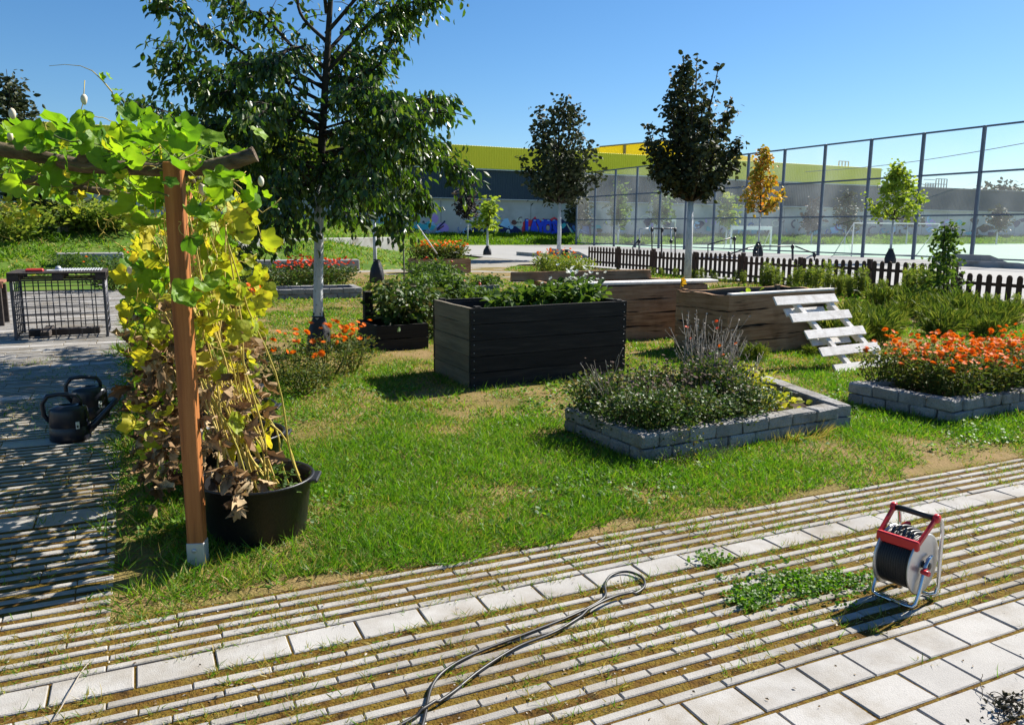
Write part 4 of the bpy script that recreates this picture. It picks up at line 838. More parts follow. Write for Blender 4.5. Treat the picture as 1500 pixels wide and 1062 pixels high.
# orange flowers in the far planter
gO = 'orange flowers in the far plank planter'; lO = 'orange flowering bush in the distant brown plank planter'
o_ = plant('flowering_bush', lO, 'flower plant', (0, 0, 0), .62, .5, 800, (.06, .12), K['mari'], 12, LEAF4, gO); heads(o_, 30, .5, .62, (.75, 1.15), (.04, .065), K['orangefl']); clean(o_)
cen = sum(OBOX, Vector())/4
for i, (dx, dy) in enumerate(((-.6, 0), (.05, .1), (.65, 0))):
    p = cen+Vector((dx, dy, .45)); 
    if i == 0: o_.location = p
    else: dup(o_, p, i*2)
t = plant('flowering_bush', 'mixed bush with one pink bloom in front of the plank planter', 'flower plant', at(622, 412), .7, .5, 1000, (.06, .12), K['midleaf'], 12); heads(t, 3, .4, .7, (.9, 1.1), (.05, .07), K['redfl']); clean(t)
for (x, y), n, l in (((800, 404), 20, 'orange and yellow flower clump left of the thin dark tree'), ((825, 402), 18, 'orange flower clump at the foot of the thin dark tree'), ((845, 408), 3, 'green grassy clump right of the thin dark tree')):
    t = plant('flower_clump', l, 'flower plant', at(x, y), .85, .55, 1100, (.06, .16), K['weed'], 14, LEAF4, lw=.5); heads(t, n, .5, .85, (.7, 1.1), (.04, .06), K['orangefl']); clean(t)
# white flowering plant in the black box
for f_, l, nf, n in (((.42, .62), 'leafy green plant in the middle of the black box', 0, 420), ((.60, .55), 'broad leaved green plant in the black box with some white heads', 4, 500), ((.80, .55), 'green plant covered in small white flowers at the right end of the black box', 34, 480), ((.93, .62), 'white flowering plant overhanging the right end of the black box', 38, 300)):
    p = bx1[0].lerp(bx1[1], f_[0]).lerp(bx1[3].lerp(bx1[2], f_[0]), f_[1]); t = plant('flowering_plant', l, 'flower plant', (p.x, p.y, .62), .46 if nf else .3, .24, n, (.06, .12), K['midleaf'], 12, LEAF, lw=1.5, droop=(-.6, .6))
    if nf: heads(t, nf, .26, .5, (.55, 1.15), (.018, .032), K['whitefl'], FW)
    clean(t)
dd = thing('dry_stalks', 'dry grey stalks lying across the soil in the black box', 'dry stalks', bx1[0].lerp(bx1[2], .4)+zz*.62)
stems(dd, 'stems', [(bx1[0].lerp(bx1[2], .45)+Vector((random.gauss(0, .25), random.gauss(0, .15), .63)), bx1[0].lerp(bx1[2], .5)+Vector((random.gauss(0, .3), random.gauss(0, .2), random.uniform(.68, .9)))) for _ in range(26)], .004, K['drystem'])
t = plant('seedling', 'single pale seedling in the front waney bed', 'plant', (*(bx3[0].lerp(bx3[2], .45)).xy, .6), .24, .12, 26, (.06, .10), K['limeleaf'], 4, LEAF, lw=1.5); clean(t)
wl = thing('curled_leaf', 'withered orange leaf hooked on the back corner of the waney bed', 'leaf', bx3[3]+zz*.8); c = bx3[3]+zz*.83
scatter('blade', BT[0], [tuple(c+Vector((.05, -.02, .02)))], [(.3, .2, 1)], [(0, -1, .3)], [.14], K['autumn'], wl); 
# near stone bed: herbs, grey seed stalks, yellowing clump
def inb(Q, u_, v_): return Q[0].lerp(Q[1], u_).lerp(Q[3].lerp(Q[2], u_), v_)
gH = 'dark herbs in the near stone bed'; lH = 'dark bushy herb plant filling the left part of the near stone bed'
hp = [plant('herb_plant', lH, 'herb', (0, 0, 0), .42, .24, 1150, (.018, .038), K['herb'], 18, LEAF4, gH, lw=1.5) for _ in range(2)]
for t in hp: clean(t)
k = 0
for v_ in (.2, .5, .8):
    for u_ in (.08, .2, .33, .46, .57):
        p = inb(bedN, u_+random.uniform(-.02, .02), v_); loc = (p.x, p.y, .12); s = (random.uniform(.8, 1.1), random.uniform(.8, 1.1), random.uniform(.6, 1.2)*(1.12-.25*abs(v_-.5)))
        if k < 2: hp[k].location = loc
        else: dup(hp[k % 2], loc, random.uniform(0, 6), s)
        k += 1
K['seedhd'] = mat('brown seed heads', [(.06, .035, .03), (.12, .075, .06), (.18, .13, .10)], 3, .9, island=1)
sh = thing('herb_seed_heads', 'reddish brown spent flower heads over the dark herbs', 'seed heads', inb(bedN, .3, .5)); q = [inb(bedN, random.uniform(.03, .62), random.uniform(.1, .95))+Vector((random.gauss(0, .05), random.gauss(0, .05), random.uniform(.34, .58))) for _ in range(420)]
scatter('seed_heads', FL, np.array(q), rdir(420, -.3, .3), rdir(420, .5, 1), rng.uniform(.008, .02, 420), K['seedhd'], sh)
stems(sh, 'stems', [(Vector((p.x, p.y, .25)), p) for p in q[:160]], .0016, K['seedhd'], .01, 4)
for kk, (u_, v_, hh, l) in enumerate(((.50, .70, .82, 'tall grey dried campion stalks with a pink bloom, in the middle of the near bed'), (.62, .78, .78, 'grey dried campion stalks toward the back of the near bed'), (.56, .55, .66, 'shorter grey dried stalks with yellow blooms in the near bed'))):
    p = inb(bedN, u_, v_); ds = thing('dried_stalks', l, 'dry stalks', (p.x, p.y, .12)); mb = MB(); hd = []
    for _ in range(18):
        a = Vector((p.x+random.gauss(0, .06), p.y+random.gauss(0, .06), .15)); b = a+Vector((random.gauss(0, .12), random.gauss(0, .10), hh*random.uniform(.6, .95)))
        mb.tube([a, a.lerp(b, .5)+Vector((random.gauss(0, .02), random.gauss(0, .02), 0)), b], [.0035, .003, .002], 5); hd.append(b)
        for _ in range(3):
            s_ = a.lerp(b, random.uniform(.45, .85)); e = s_+Vector((random.gauss(0, .05), random.gauss(0, .05), random.uniform(.05, .14))); mb.tube([s_, s_.lerp(e, .5)+Vector((0, 0, -.012)), e], [.002, .0018, .0015], 4); hd.append(e)
    mb.build('stalks', K['drystem'], ds); ps_ = scatter('seed_pods', LEAF4, np.array(hd*2), rdir(len(hd)*2, .2, 1), rdir(len(hd)*2), rng.uniform(.014, .028, len(hd)*2), K['drystem'], ds); ps_['kind'] = 'stuff'
    scatter('leaves', LEAF, np.array([tuple(p+Vector((random.gauss(0, .1), random.gauss(0, .1), random.uniform(.1, .45)))) for _ in range(120)]), rdir(120), rdir(120), rng.uniform(.03, .06, 120), K['herb'], ds)
    heads(ds, (2, 2, 4)[kk], .14, hh, (.55, .95), (.016, .022), (K['redfl'], K['redfl'], K['orangefl'])[kk], FL)
gY = plant('yellow_herb', 'yellow green leafy clump near the right end of the near bed', 'herb', (*inb(bedN, .73, .72).xy, .12), .34, .22, 420, (.04, .10), K['yellowherb'], 12, LEAF, lw=.8); clean(gY)
gY = plant('yellow_herb', 'low yellowing strawberry like plant at the right of the herbs', 'herb', (*inb(bedN, .70, .32).xy, .12), .18, .22, 150, (.04, .08), K['yellowherb'], 10, LEAF, lw=1.6); clean(gY)
gY = plant('yellow_herb', 'tiny green seedlings in the bare soil of the near bed', 'herb', (*inb(bedN, .86, .55).xy, .12), .07, .2, 90, (.02, .04), K['midleaf'], 8, LEAF); clean(gY)
ls = thing('bent_dry_stalks', 'straw coloured bent stalks leaning out of the left side of the near bed', 'dry stalks', inb(bedN, .06, .8)+zz*.1)
stems(ls, 'stems', [(inb(bedN, .12, .7)+Vector((random.gauss(0, .05), random.gauss(0, .05), .15)), dep(random.gauss(868, 14), random.gauss(545, 14), 5.9+random.gauss(0, .1))) for _ in range(16)]+[(inb(bedN, .1, .8)+zz*.3, dep(x, y, 6)) for x, y in ((912, 510), (906, 520), (850, 532))], .0035, K['drystem'], .03)
# dry grass tussocks at the foot of the near bed
for (x, y), l in (((1165, 640), 'dry grass tussock at the right front of the near bed'), ((1010, 668), 'brown dry tussock at the front of the near bed')):
    p = at(x, y); tk = thing('dry_tussock', l, 'grass tussock', p); n = 420; a = rng.uniform(0, 6.28, n); rr = .05+.22*np.sqrt(rng.random(n)); pos = np.stack([p.x+rr*np.cos(a)*1.3, p.y+rr*np.sin(a)*.5, np.zeros(n)], -1)
    scatter('blades', BLADE, pos, nrm(np.stack([np.cos(a)*.8, np.sin(a)*.8, rng.uniform(.1, 1.2, n)], -1)), rdir(n), np.stack([rng.uniform(.06, .18, n), np.full(n, .004), np.full(n, .1)], -1), K['drystem'] if 'brown' in l else K['dry'], tk)
# creeper hanging over the front stones
cv = thing('creeping_plant', 'dark creeper hanging over the front stones of the near bed', 'creeper', at(1015, 672)); q = [up(1010+random.gauss(0, 16), random.uniform(590, 690), at(1015, 678)) for _ in range(260)]; scatter('leaves', LEAF, np.array([tuple(v-hf*.02+Vector((random.gauss(0, .02), random.gauss(0, .02), 0))) for v in q]), rdir(260, -1, .2), rdir(260)-np.array(hf), rng.uniform(.015, .035, 260), K['herb'], cv)
# tall weeds along the picket fence
gW = 'tall weeds along the picket fence'; lW = 'tall yellow green weed growing in front of the picket fence'
wv = [plant('tall_weed', lW, 'weed', (0, 0, 0), hh, .14, 420, (.05, .12), K['weed'], 7, LEAF4, gW, .75, .05, .45) for hh in (1.05, .9)]
for t in wv: clean(t)
k = 0
for i in range(98):
    if i < 40: y = random.uniform(12.2, 17.4); x = 17.1-random.uniform(.1, 1.7); s = random.uniform(.5, 1.02)
    elif i < 64: y = random.uniform(17.2, 24); x = 17.1-random.uniform(.05, .9); s = random.uniform(.3, .5)
    else: y = random.uniform(8.5, 12.4); x = 17.1-random.uniform(.2, 2.2); s = random.uniform(.35, .55)
    p = (x, y, -.02)
    if k < 2: wv[k].location = p
    else: dup(wv[k % 2], p, random.uniform(0, 6), (s*1.1, s*1.1, s*random.uniform(.85, 1.15)))
    k += 1
gL = 'leafy green weeds around the right beds'; lL = 'yellow green grassy weed growing behind the pallet and right bed'
lv = plant('leafy_weed', lL, 'weed', (0, 0, 0), .5, .24, 520, (.10, .26), K['weed'], 12, LEAF4, gL, lw=.085, droop=(-.2, 2.6)); clean(lv)
fst = True
for x, y in [(random.uniform(1175, 1300), random.uniform(500, 520)) for _ in range(7)]+[(random.uniform(1240, 1500), random.uniform(452, 500)) for _ in range(46)]+[(random.uniform(1060, 1190), random.uniform(512, 530)) for _ in range(8)]+[(random.uniform(1040, 1180), random.uniform(440, 460)) for _ in range(10)]:
    p = at(x, y); s = random.uniform(.4, 1)*(.45 if y > 505 and x < 1195 else 1)
    if fst: lv.location = p; fst = False
    else: dup(lv, p, random.uniform(0, 6), s)
# climber on the picket fence
pc_ = at(1380, 452); ht = zat(325, pc_); cl = thing('fence_climber', 'dark climbing plant rising above the picket fence near the right edge', 'climber', pc_); q = []
for i in range(3): stems(cl, 'stem', [(pc_+Vector((random.gauss(0, .1), random.gauss(0, .1), 0)), up(1388+i*5-4, 330+i*22, pc_))], .02, K['twig'], .06)
for _ in range(900):
    u_ = random.random(); wd_ = 19+10*math.sin(u_*5)-9*u_; q.append(tuple(up(1376+12*u_+random.gauss(0, wd_*.55), 448-121*u_+random.gauss(0, 3), pc_)+hf*random.gauss(0, .25)))
scatter('foliage', LEAF, np.array(q), rdir(900, -1, .3), rdir(900), rng.uniform(.07, .15, 900), K['midleaf'], cl)
# ---------------------------------------------------------------- trees
def bez(a, b, c, n): return [a*(1-t)**2+b*2*t*(1-t)+c*t*t for t in [i/n for i in range(n+1)]]
def tree(name, label, base, H, th, prof, nl, lsz, m, nlimb=12, tr=.06, rise=.5, sig=.12, lm=None, tm=LEAF, ntw=7, group=None, lw=1.0, twl=.28, bag=None, spike=1.0):
    base = Vector(base); t = thing(name, label, 'tree', base, group); cr_ = H-th; tw = []
    MB().tube([base-zz*.1, base+zz*th*.5+Vector((random.gauss(0, .01), 0, 0)), base+zz*(th+.05)], [tr*1.15, tr, tr*.85], 12).build('trunk', lm or K['limewash'], t)
    mb = MB(); top_ = base+zz*H*.985; mb.tube([base+zz*th, base+zz*(th+cr_*.5)+Vector((random.gauss(0, .03)*cr_, random.gauss(0, .03)*cr_, 0)), top_], [tr*.85, tr*.45, .008], 7)
    for i in range(14): tw.append((base+zz*(th+cr_*(.25+.72*i/14)), .6*prof(.25+.72*i/14)*.4+.03))
    for i in range(nlimb):
        t1 = .08+.87*((i+.5)/nlimb)**1.0; t1 = min(.97, t1+random.gauss(0, .03)); a = i*2.4+random.gauss(0, .25); r = prof(t1)*random.uniform(.66, 1.16); t0 = max(0, t1-rise*(.35+.6*r/max(prof(.35), .01)))
        s = base+zz*(th+cr_*t0); e = base+Vector((r*math.cos(a), r*math.sin(a), th+cr_*t1)); c = s.lerp(e, .5)+Vector((r*.22*math.cos(a), r*.22*math.sin(a), -cr_*.03)); P = bez(s, c, e, 6)
        mb.tube(P, [tr*.42*(1-k/7)+.005 for k in range(7)], 6)
        for k in range(ntw):
            u = random.uniform(.3, 1.0); q = P[min(6, int(u*6))]; d = Vector(rdir(1)[0]); d.z = abs(d.z)*.5+.15; d = (d+(e-s).normalized()*.7*spike).normalized(); q2 = q+d*twl*prof(.35)*random.uniform(.4, 1); mb.tube([q, q2], [.012, .004], 4); tw.append((q2, sig)); tw.append((q.lerp(q2, .5), sig)); 
        tw.append((e, sig*.5)); tw.append((P[5], sig*.7)); tw.append((P[4], sig))
    mb.build('limbs', K['twig'], t)
    k = rng.integers(0, len(tw), nl); pos = np.array([tuple(q) for q, s in tw])[k]+rng.normal(0, 1, (nl, 3))*np.array([s for q, s in tw])[k][:, None]
    sz = rng.uniform(*lsz, nl); ax_ = rdir(nl, -.8, .5); scatter('crown', tm, pos, ax_, rdir(nl, -.2, 1), np.stack([sz, sz*lw, sz], -1), m, t); return t
def wbag(p, label, h=.62, r=.2, off=(0, 0)):
    c = Vector(p)+Vector((off[0], off[1], 0)); mb = MB(); n = 22; vs = []; prof = [(1.0, 0), (1.08, .08), (1.05, .3), (.86, .6), (.55, .85), (.45, .93), (.5, 1.0)]
    for i, (rr, z) in enumerate(prof):
        for k in range(n):
            a = 2*PI*k/n; q = rr*r*(1+.09*math.sin(5*a+z*3)+.05*math.sin(9*a-z*5)); vs.append((c.x+q*math.cos(a), c.y+q*math.sin(a)*.9, c.z+z*h))
    mb.add(vs, [(i*n+k, i*n+(k+1) % n, (i+1)*n+(k+1) % n, (i+1)*n+k) for i in range(len(prof)-1) for k in range(n)], True)
    t = thing('watering_bag', label, 'watering bag', c, 'black tree watering bags'); mb.build('pouch', K['cloth'], t)
    MB().tube([c+zz*h*.9+Vector((r*.5*math.cos(a), r*.5*math.sin(a), .0)) for a in np.linspace(0, 5.5, 10)], .012, 6).build('strap', K['black'], t); return t
# the big cherry
cb = at(466, 517); cD = cb.dot(hf); ct = thing('cherry_tree', 'large dark drooping cherry tree with limewashed trunk in the centre left', 'tree', cb)
tk = MB(); tp = [cb-zz*.05, up(466, 440, cb), up(467, 360, cb), up(468, 270, cb)]; tk.tube(tp, [.066, .06, .057, .056], 14); tk.build('trunk', K['limewash'], ct)
mb = MB(); ld = [up(468, 282, cb), up(472, 200, cb), up(478, 100, cb), up(484, 0, cb), up(490, -120, cb), up(496, -230, cb)]; mb.tube(ld, [.053, .048, .04, .032, .02, .008], 10); tw = []
def limb(sy, pts, d1, r0=.022):
    s = up(468+(282-sy)*.04, sy, cb); P = [s]; n = len(pts)
    for i, (x, y) in enumerate(pts): P.append(dep(x, y, cD+d1*((i+1)/n)))
    Q = []
    for i in range(len(P)-1):
        for k in range(6):
            t = k/6; p0, p1, p2, p3 = P[max(i-1, 0)], P[i], P[i+1], P[min(i+2, len(P)-1)]; Q.append(.5*((2*p1)+(p2-p0)*t+(2*p0-5*p1+4*p2-p3)*t*t+(3*p1-p0-3*p2+p3)*t**3))
    Q.append(P[-1]); n = len(Q); mb.tube(Q, [r0*(1-.85*i/n)+.003 for i in range(n)], 6)
    for i in range(4, n, 1):
        for _ in range(2 if i > 6 else 1):
            d = Vector(rdir(1)[0]); d.z = d.z*.35-.12; d = (d.normalized()+(Q[i]-Q[i-1]).normalized()*.5).normalized(); L = random.uniform(.12, .38); e = Q[i]+d*L; e.z -= .06*L; mb.tube([Q[i], Q[i].lerp(e, .5)+zz*.02, e], [.006, .005, .003], 4)
            for u in (.25, .5, .75, 1.0): tw.append((Q[i].lerp(e, u), d))
        tw.append((Q[i], (Q[i]-Q[i-1]).normalized()))
BR = [(150, [(400, 110), (330, 60), (262, 20), (232, -10)], -.5), (120, [(420, 60), (380, 20), (345, 20), (328, -20)], .6), (185, [(380, 150), (300, 130), (262, 110), (270, 70)], -1.0),
      (215, [(390, 195), (310, 170), (250, 165), (205, 150)], .4), (240, [(400, 230), (330, 205), (270, 200), (230, 190)], 1.2), (250, [(420, 250), (375, 265), (350, 300), (345, 350), (340, 372)], -.3),
      (255, [(430, 262), (400, 280), (388, 320), (392, 350)], .7), (240, [(540, 230), (600, 225), (650, 235), (678, 252)], -.4), (205, [(540, 170), (590, 150), (630, 145), (655, 152)], .3),
      (225, [(540, 215), (590, 250), (610, 280), (622, 300)], .8), (248, [(510, 255), (550, 270), (575, 300), (585, 325)], -.6), (230, [(520, 220), (560, 200), (610, 205), (640, 215)], 1.4),
      (110, [(520, 60), (555, 20), (600, 5), (632, -8)], -.3), (140, [(530, 110), (560, 90), (575, 50), (590, 30)], .6), (60, [(440, 20), (430, -40), (400, -80)], .5), (50, [(520, 0), (560, -50), (600, -80)], -.6),
      (80, [(520, 30), (545, -10), (570, -40)], 1.2), (20, [(470, -40), (450, -100), (440, -160)], -.8), (170, [(430, 160), (420, 140), (400, 150), (375, 175)], -1.6), (200, [(500, 190), (520, 200), (540, 235), (548, 280)], -1.5),
      (228, [(450, 225), (430, 235), (410, 260), (400, 300)], -1.5), (190, [(440, 175), (410, 185), (370, 205), (330, 240)], -1.3), (160, [(500, 140), (520, 130), (560, 140), (580, 170)], -1.4), (180, [(450, 165), (420, 160), (390, 155), (350, 160)], 1.8),
      (212, [(490, 195), (520, 190), (560, 195), (590, 215)], 2.0), (245, [(445, 245), (425, 240), (400, 245), (365, 270)], 1.7), (250, [(490, 255), (505, 265), (520, 290), (528, 322)], .5), (258, [(455, 265), (440, 280), (425, 310), (420, 335)], -.9),
      (240, [(480, 245), (500, 255), (495, 285), (500, 310)], -1.2), (130, [(440, 110), (400, 90), (350, 100), (310, 105)], .3), (100, [(450, 75), (430, 70), (405, 85), (380, 95)], -1.2), (90, [(500, 85), (510, 75), (530, 85), (550, 110)], 1.0)]
for sy, pts, d in BR: limb(sy, pts, d)
for _ in range(22):
    a_ = random.uniform(0, 6.28); rr_ = random.uniform(.55, 1.05); ex, ey = 450+200*rr_*math.cos(a_), 205+(105 if math.sin(a_) > 0 else 130)*rr_*math.sin(a_)
    if ex > 560 and ey < 120: continue
    sy = min(258, max(60, ey+random.uniform(-40, 40))); limb(sy, [(475+(ex-475)*.4, sy+(ey-sy)*.2-12), (475+(ex-475)*.75, sy+(ey-sy)*.55-8), (ex, ey+14)], random.uniform(-1.5, 1.7), .014)
mb.build('limbs', K['twig'], ct)
n = 18500; _tp = np.array([tuple(q) for q, d in tw]); _w = np.clip(np.hypot(_tp[:, 0]-cb.x, _tp[:, 1]-cb.y)/1.1, .3, 1); k = rng.choice(len(tw), n, p=_w/_w.sum()); pos = np.array([tuple(q) for q, d in tw])[k]+rng.normal(0, .05, (n, 3)); td = np.array([tuple(d) for q, d in tw])[k]
ax_ = td*.35+rdir(n)*.55+np.array([0, 0, -.75]); sz = rng.uniform(.07, .125, n); scatter('crown', LEAF, pos, ax_, rdir(n, -.3, 1), np.stack([sz, sz*.95, sz*1.3], -1), K['cherry'], ct)
wbag(cb, 'black watering bag tied round the cherry trunk', zat(458, cb), .145, (.02, 0))
# other trees
prA = lambda t: .05+1.0*math.sin(PI*min(1, (t+.06))**.8)**.8 if t < .98 else .05
def ptree(name, label, x, y0, ytop, ycr, rpx, nl, lsz, m, base=None, shape=prA, **k):
    b = base if base is not None else atg(x, y0); D = Vector(b).dot(hf); r = rpx/F_PX*D
    return tree(name, label, b, zat(ytop, b)-b[2], zat(ycr, b)-b[2], lambda t: r*shape(t), nl, lsz, m, **k), b
oval = lambda t: math.sin(PI*min(.985, .06+.94*t))**.6*(1-.35*t)
vase = lambda t: (.42+1.4*t if t < .4 else .98-.62*((t-.4)/.6)**1.5)
cone = lambda t: (.3+2.8*t if t < .25 else 1.0-.85*((t-.25)/.75))
b = at(1008, 422); ptree('street_tree', 'dense dark upright tree standing behind the waney beds, tallest on the right', 1008, 422, 76, 296, 70, 6500, (.10, .19), K['darkleaf'], base=at(1006, 422), shape=vase, nlimb=26, tr=.095, rise=.9, sig=.095, ntw=8, twl=.30, lw=1.2)
_, b = ptree('street_tree', 'dark round crowned tree with slim limewashed trunk left of the sports fence', 818, 381, 140, 298, 62, 3600, (.16, .34), K['darkleaf'], shape=vase, nlimb=24, tr=.10, rise=.75, sig=.2, ntw=8, twl=.34, lw=1.2)
wbag(b, 'black watering bag at the foot of the round crowned dark tree', .55, .3, (.35, -.2))
_, b = ptree('young_tree', 'orange and yellow autumn tree in front of the sports fence', 1110, 376, 212, 312, 33, 1300, (.16, .32), K['autumn'], shape=cone, nlimb=18, tr=.05, rise=.35, sig=.16, twl=.3, lw=1.4); wbag(b, 'black watering bag at the foot of the autumn coloured tree', .9, .3)
_, b = ptree('young_tree', 'bright green young tree in front of the sports fence', 1303, 386, 238, 322, 43, 1700, (.12, .26), K['limeleaf'], shape=lambda t: (.5+1.6*t if t < .3 else 1.0-.9*((t-.3)/.7)**.6), nlimb=18, tr=.06, rise=.3, sig=.16, twl=.35, lw=1.3); wbag(b, 'black watering bag on the bright green young tree', .75, .26, (-.1, -.1))
_, b = ptree('young_tree', 'small lime yellow tree before the graffiti wall', 714, 374, 284, 333, 22, 420, (.22, .42), K['limeleaf'], shape=lambda t: .45+.5*math.sin(t*9), nlimb=9, tr=.07, rise=.5, sig=.2, twl=.3); wbag(b, 'black watering bag at the foot of the lime yellow tree', .55, .24)
ptree('young_tree', 'small dark purple tree before the graffiti wall', 685, 352, 268, 318, 15, 500, (.3, .6), K['purpleleaf'], shape=oval, nlimb=12, tr=.07, sig=.3)
ptree('young_tree', 'dense dark egg shaped tree just left of the sports fence end', 847, 352, 276, 326, 15.5, 900, (.3, .6), K['darkleaf'], shape=oval, nlimb=16, tr=.08, sig=.35)
_, b = ptree('young_tree', 'thin white trunk tree whose crown merges with the cherry leaves', 548, 414, 225, 310, 42, 900, (.09, .17), K['cherry'], base=at(550, 414), shape=oval, nlimb=12, tr=.055, sig=.16)
wbag(b, 'black watering bag with a crumpled shiny foot behind the lawn', zat(380, b), .2, (.05, 0))
_, b = ptree('street_tree', 'tall dark tree at the left edge behind the pergola', 32, 340, 98, 296, 52, 2600, (.14, .28), K['darkleaf'], shape=lambda t: (.5+1.3*t if t < .35 else .95-.8*((t-.35)/.65)), nlimb=20, tr=.10, sig=.24, ntw=8)
ptree('distant_tree', 'dark low hanging tree between pergola and bank', 85, 338, 250, 318, 40, 1300, (.14, .28), K['darkleaf'], shape=oval, nlimb=14, tr=.08, sig=.25)
for i, (x, yt, yc, r, m, l) in enumerate(((905, 268, 325, 12, 'midleaf', 'pale green conical tree behind the sports fence, first from its far end'), (968, 275, 322, 13, 'midleaf', 'green conical tree behind the fence, next to the tall dark tree'), (1063, 285, 330, 12, 'weed', 'faint yellow green tree behind the fence left of the autumn tree'), (1188, 292, 335, 13, 'purpleleaf', 'sparse grey brown tree behind the sports fence'), (1237, 280, 331, 15, 'darkleaf', 'dense dark tree behind the fence next to the goal'), (1327, 300, 328, 14, 'darkleaf', 'dark tree peeking out behind the bright green tree'), (1459, 304, 332, 15, 'darkleaf', 'small grey green tree on the far bank at right'))):
    ptree('distant_tree', l, x, 352, yt, yc, r, 420, (.35, .75), K[m], base=atg(x, 358), shape=oval, nlimb=12, tr=.1, sig=.4, group='trees behind the sports fence')
for i, (x, r, yt) in enumerate(((1440, 26, 277), (1462, 34, 270), (1485, 26, 278), (1420, 20, 283))):
    b = dep(x, 300, 210); b.z = 0; D = 210; tree('distant_tree', ('low rounded treetop above the flat roof at right', 'largest rounded treetop above the flat roof at right', 'rightmost rounded treetop above the flat roof', 'smallest treetop above the flat roof')[i], b, zat(yt, b), 5, lambda t, r=r: r/F_PX*210*oval(t), 900, (.8, 1.6), K['darkleaf'], nlimb=14, tr=.3, sig=1.2, lm=K['twig'], group='treetops beyond the hall')
for x, y, hh, r, l in ((14, 352, 1.5, 1.5, 'dense green bush at the left edge of the bank'), (110, 335, 1.5, 1.8, 'yellow green bush on the bank top behind the concrete slab'), (160, 338, 1.2, 1.4, 'low bush on the bank top behind the vine')):
    t = plant('bank_bush', l, 'bush', atg(x, y), hh, r, 1800, (.12, .28), K['weed'], 18, LEAF4, 'bushes on the bank', lw=.8); clean(t)
# ---------------------------------------------------------------- picket fence (panels)
K['picket'] = mat('brown picket wood', [(.05, .026, .018), (.09, .048, .034), (.14, .075, .05)], 3, .75, .3, .3, 30, stretch=(6, 6, .8), island=.5)
FX = 17.25; ys_ = 7.5+2.4*np.arange(9); hP = .84
def panel_parts(t, y0, n, dz, hh):
    def pk(y):
        w_, d_ = .125, .022; z1 = hh+dz; x = FX; z0 = .06+dz; pts = [(y-w_/2, z0), (y+w_/2, z0), (y+w_/2, z1-.06), (y+w_*.3, z1-.012), (y, z1), (y-w_*.3, z1-.012), (y-w_/2, z1-.06)]
        m_ = len(pts); vs = [(x-d_/2, a, b) for a, b in pts]+[(x+d_/2, a, b) for a, b in pts]; return MB().add(vs, [tuple(range(m_)), tuple(range(2*m_-1, m_-1, -1))]+[(i, i+m_, (i+1) % m_+m_, (i+1) % m_) for i in range(m_)])
    for i in range(n): pk(y0+.17+i*(2.4-.10)/n).build('picket', K['picket'], t)
    for z in (.22, .62): MB().rbox((FX+.032, y0+1.2, z+dz), (.034, 2.3, .075), None, .003).build('rail', K['picket'], t)
    MB().rbox((FX+.01, y0, (hh+.05+dz)/2), (.11, .11, hh+.05+dz), None, .008).build('post', K['picket'], t)
nm_ = ['panel of brown picket fence at the far end by the round dark tree', 'second picket fence panel from the far end', 'picket fence panel behind the rear waney bed', 'picket fence panel at the foot of the tall dark tree', 'picket fence panel below the bent steel frame', 'picket fence panel behind the tall yellow weeds', 'picket fence panel just left of the dark climber', 'lower picket fence panel just right of the dark climber', 'nearest picket fence panel at the right edge']
for i, y in enumerate(ys_[::-1]):
    t = thing('picket_fence_panel', nm_[i], 'fence', (FX, y, 0), 'brown picket fence panels'); panel_parts(t, y, 10, (.04, .02, -.03, .02, -.03, .0, .0, -.17, -.17)[i], hP+random.gauss(0, .01))
# ---------------------------------------------------------------- sports fence
K['fsteel'] = mat('blue grey fence steel', [(.085, .105, .15), (.12, .145, .20)], 3, .55, .5)
def netmat():
    m = mat('fence netting', [(.55, .56, .58), (.75, .76, .78)], .35, .7, .2); nt = m.node_tree; out = [n for n in nt.nodes if n.type == 'OUTPUT_MATERIAL'][0]; b = [n for n in nt.nodes if n.type == 'BSDF_PRINCIPLED'][0]
    tr = nd(nt, 'ShaderNodeBsdfTransparent'); tl = nd(nt, 'ShaderNodeBsdfTranslucent'); tl.inputs[0].default_value = (.8, .82, .85, 1); m1 = nd(nt, 'ShaderNodeMixShader'); m1.inputs[0].default_value = .4; m2 = nd(nt, 'ShaderNodeMixShader')
    tc = nd(nt, 'ShaderNodeTexCoord'); ns = nd(nt, 'ShaderNodeTexNoise', Scale=.35, Detail=4); rr = ramp(nt, [(.3, (.05, .05, .05)), (.7, (.17, .17, .17))]); L = nt.links.new
    L(tc.outputs['Object'], ns.inputs['Vector']); L(ns.outputs[0], rr.inputs[0]); L(rr.outputs[0], m2.inputs[0]); L(b.outputs[0], m1.inputs[1]); L(tl.outputs[0], m1.inputs[2]); L(tr.outputs[0], m2.inputs[1]); L(m1.outputs[0], m2.inputs[2]); L(m2.outputs[0], out.inputs[0]); return m
K['net'] = netmat()
f0 = at(1422, 384.5); hF = zat(184, f0); SX = f0.x; s_ = (at(865, 359).y-f0.y)/12
sf = thing('sports_fence', 'tall blue grey ball stop fence with steel posts and pale netting', 'fence', (SX, f0.y, 0))
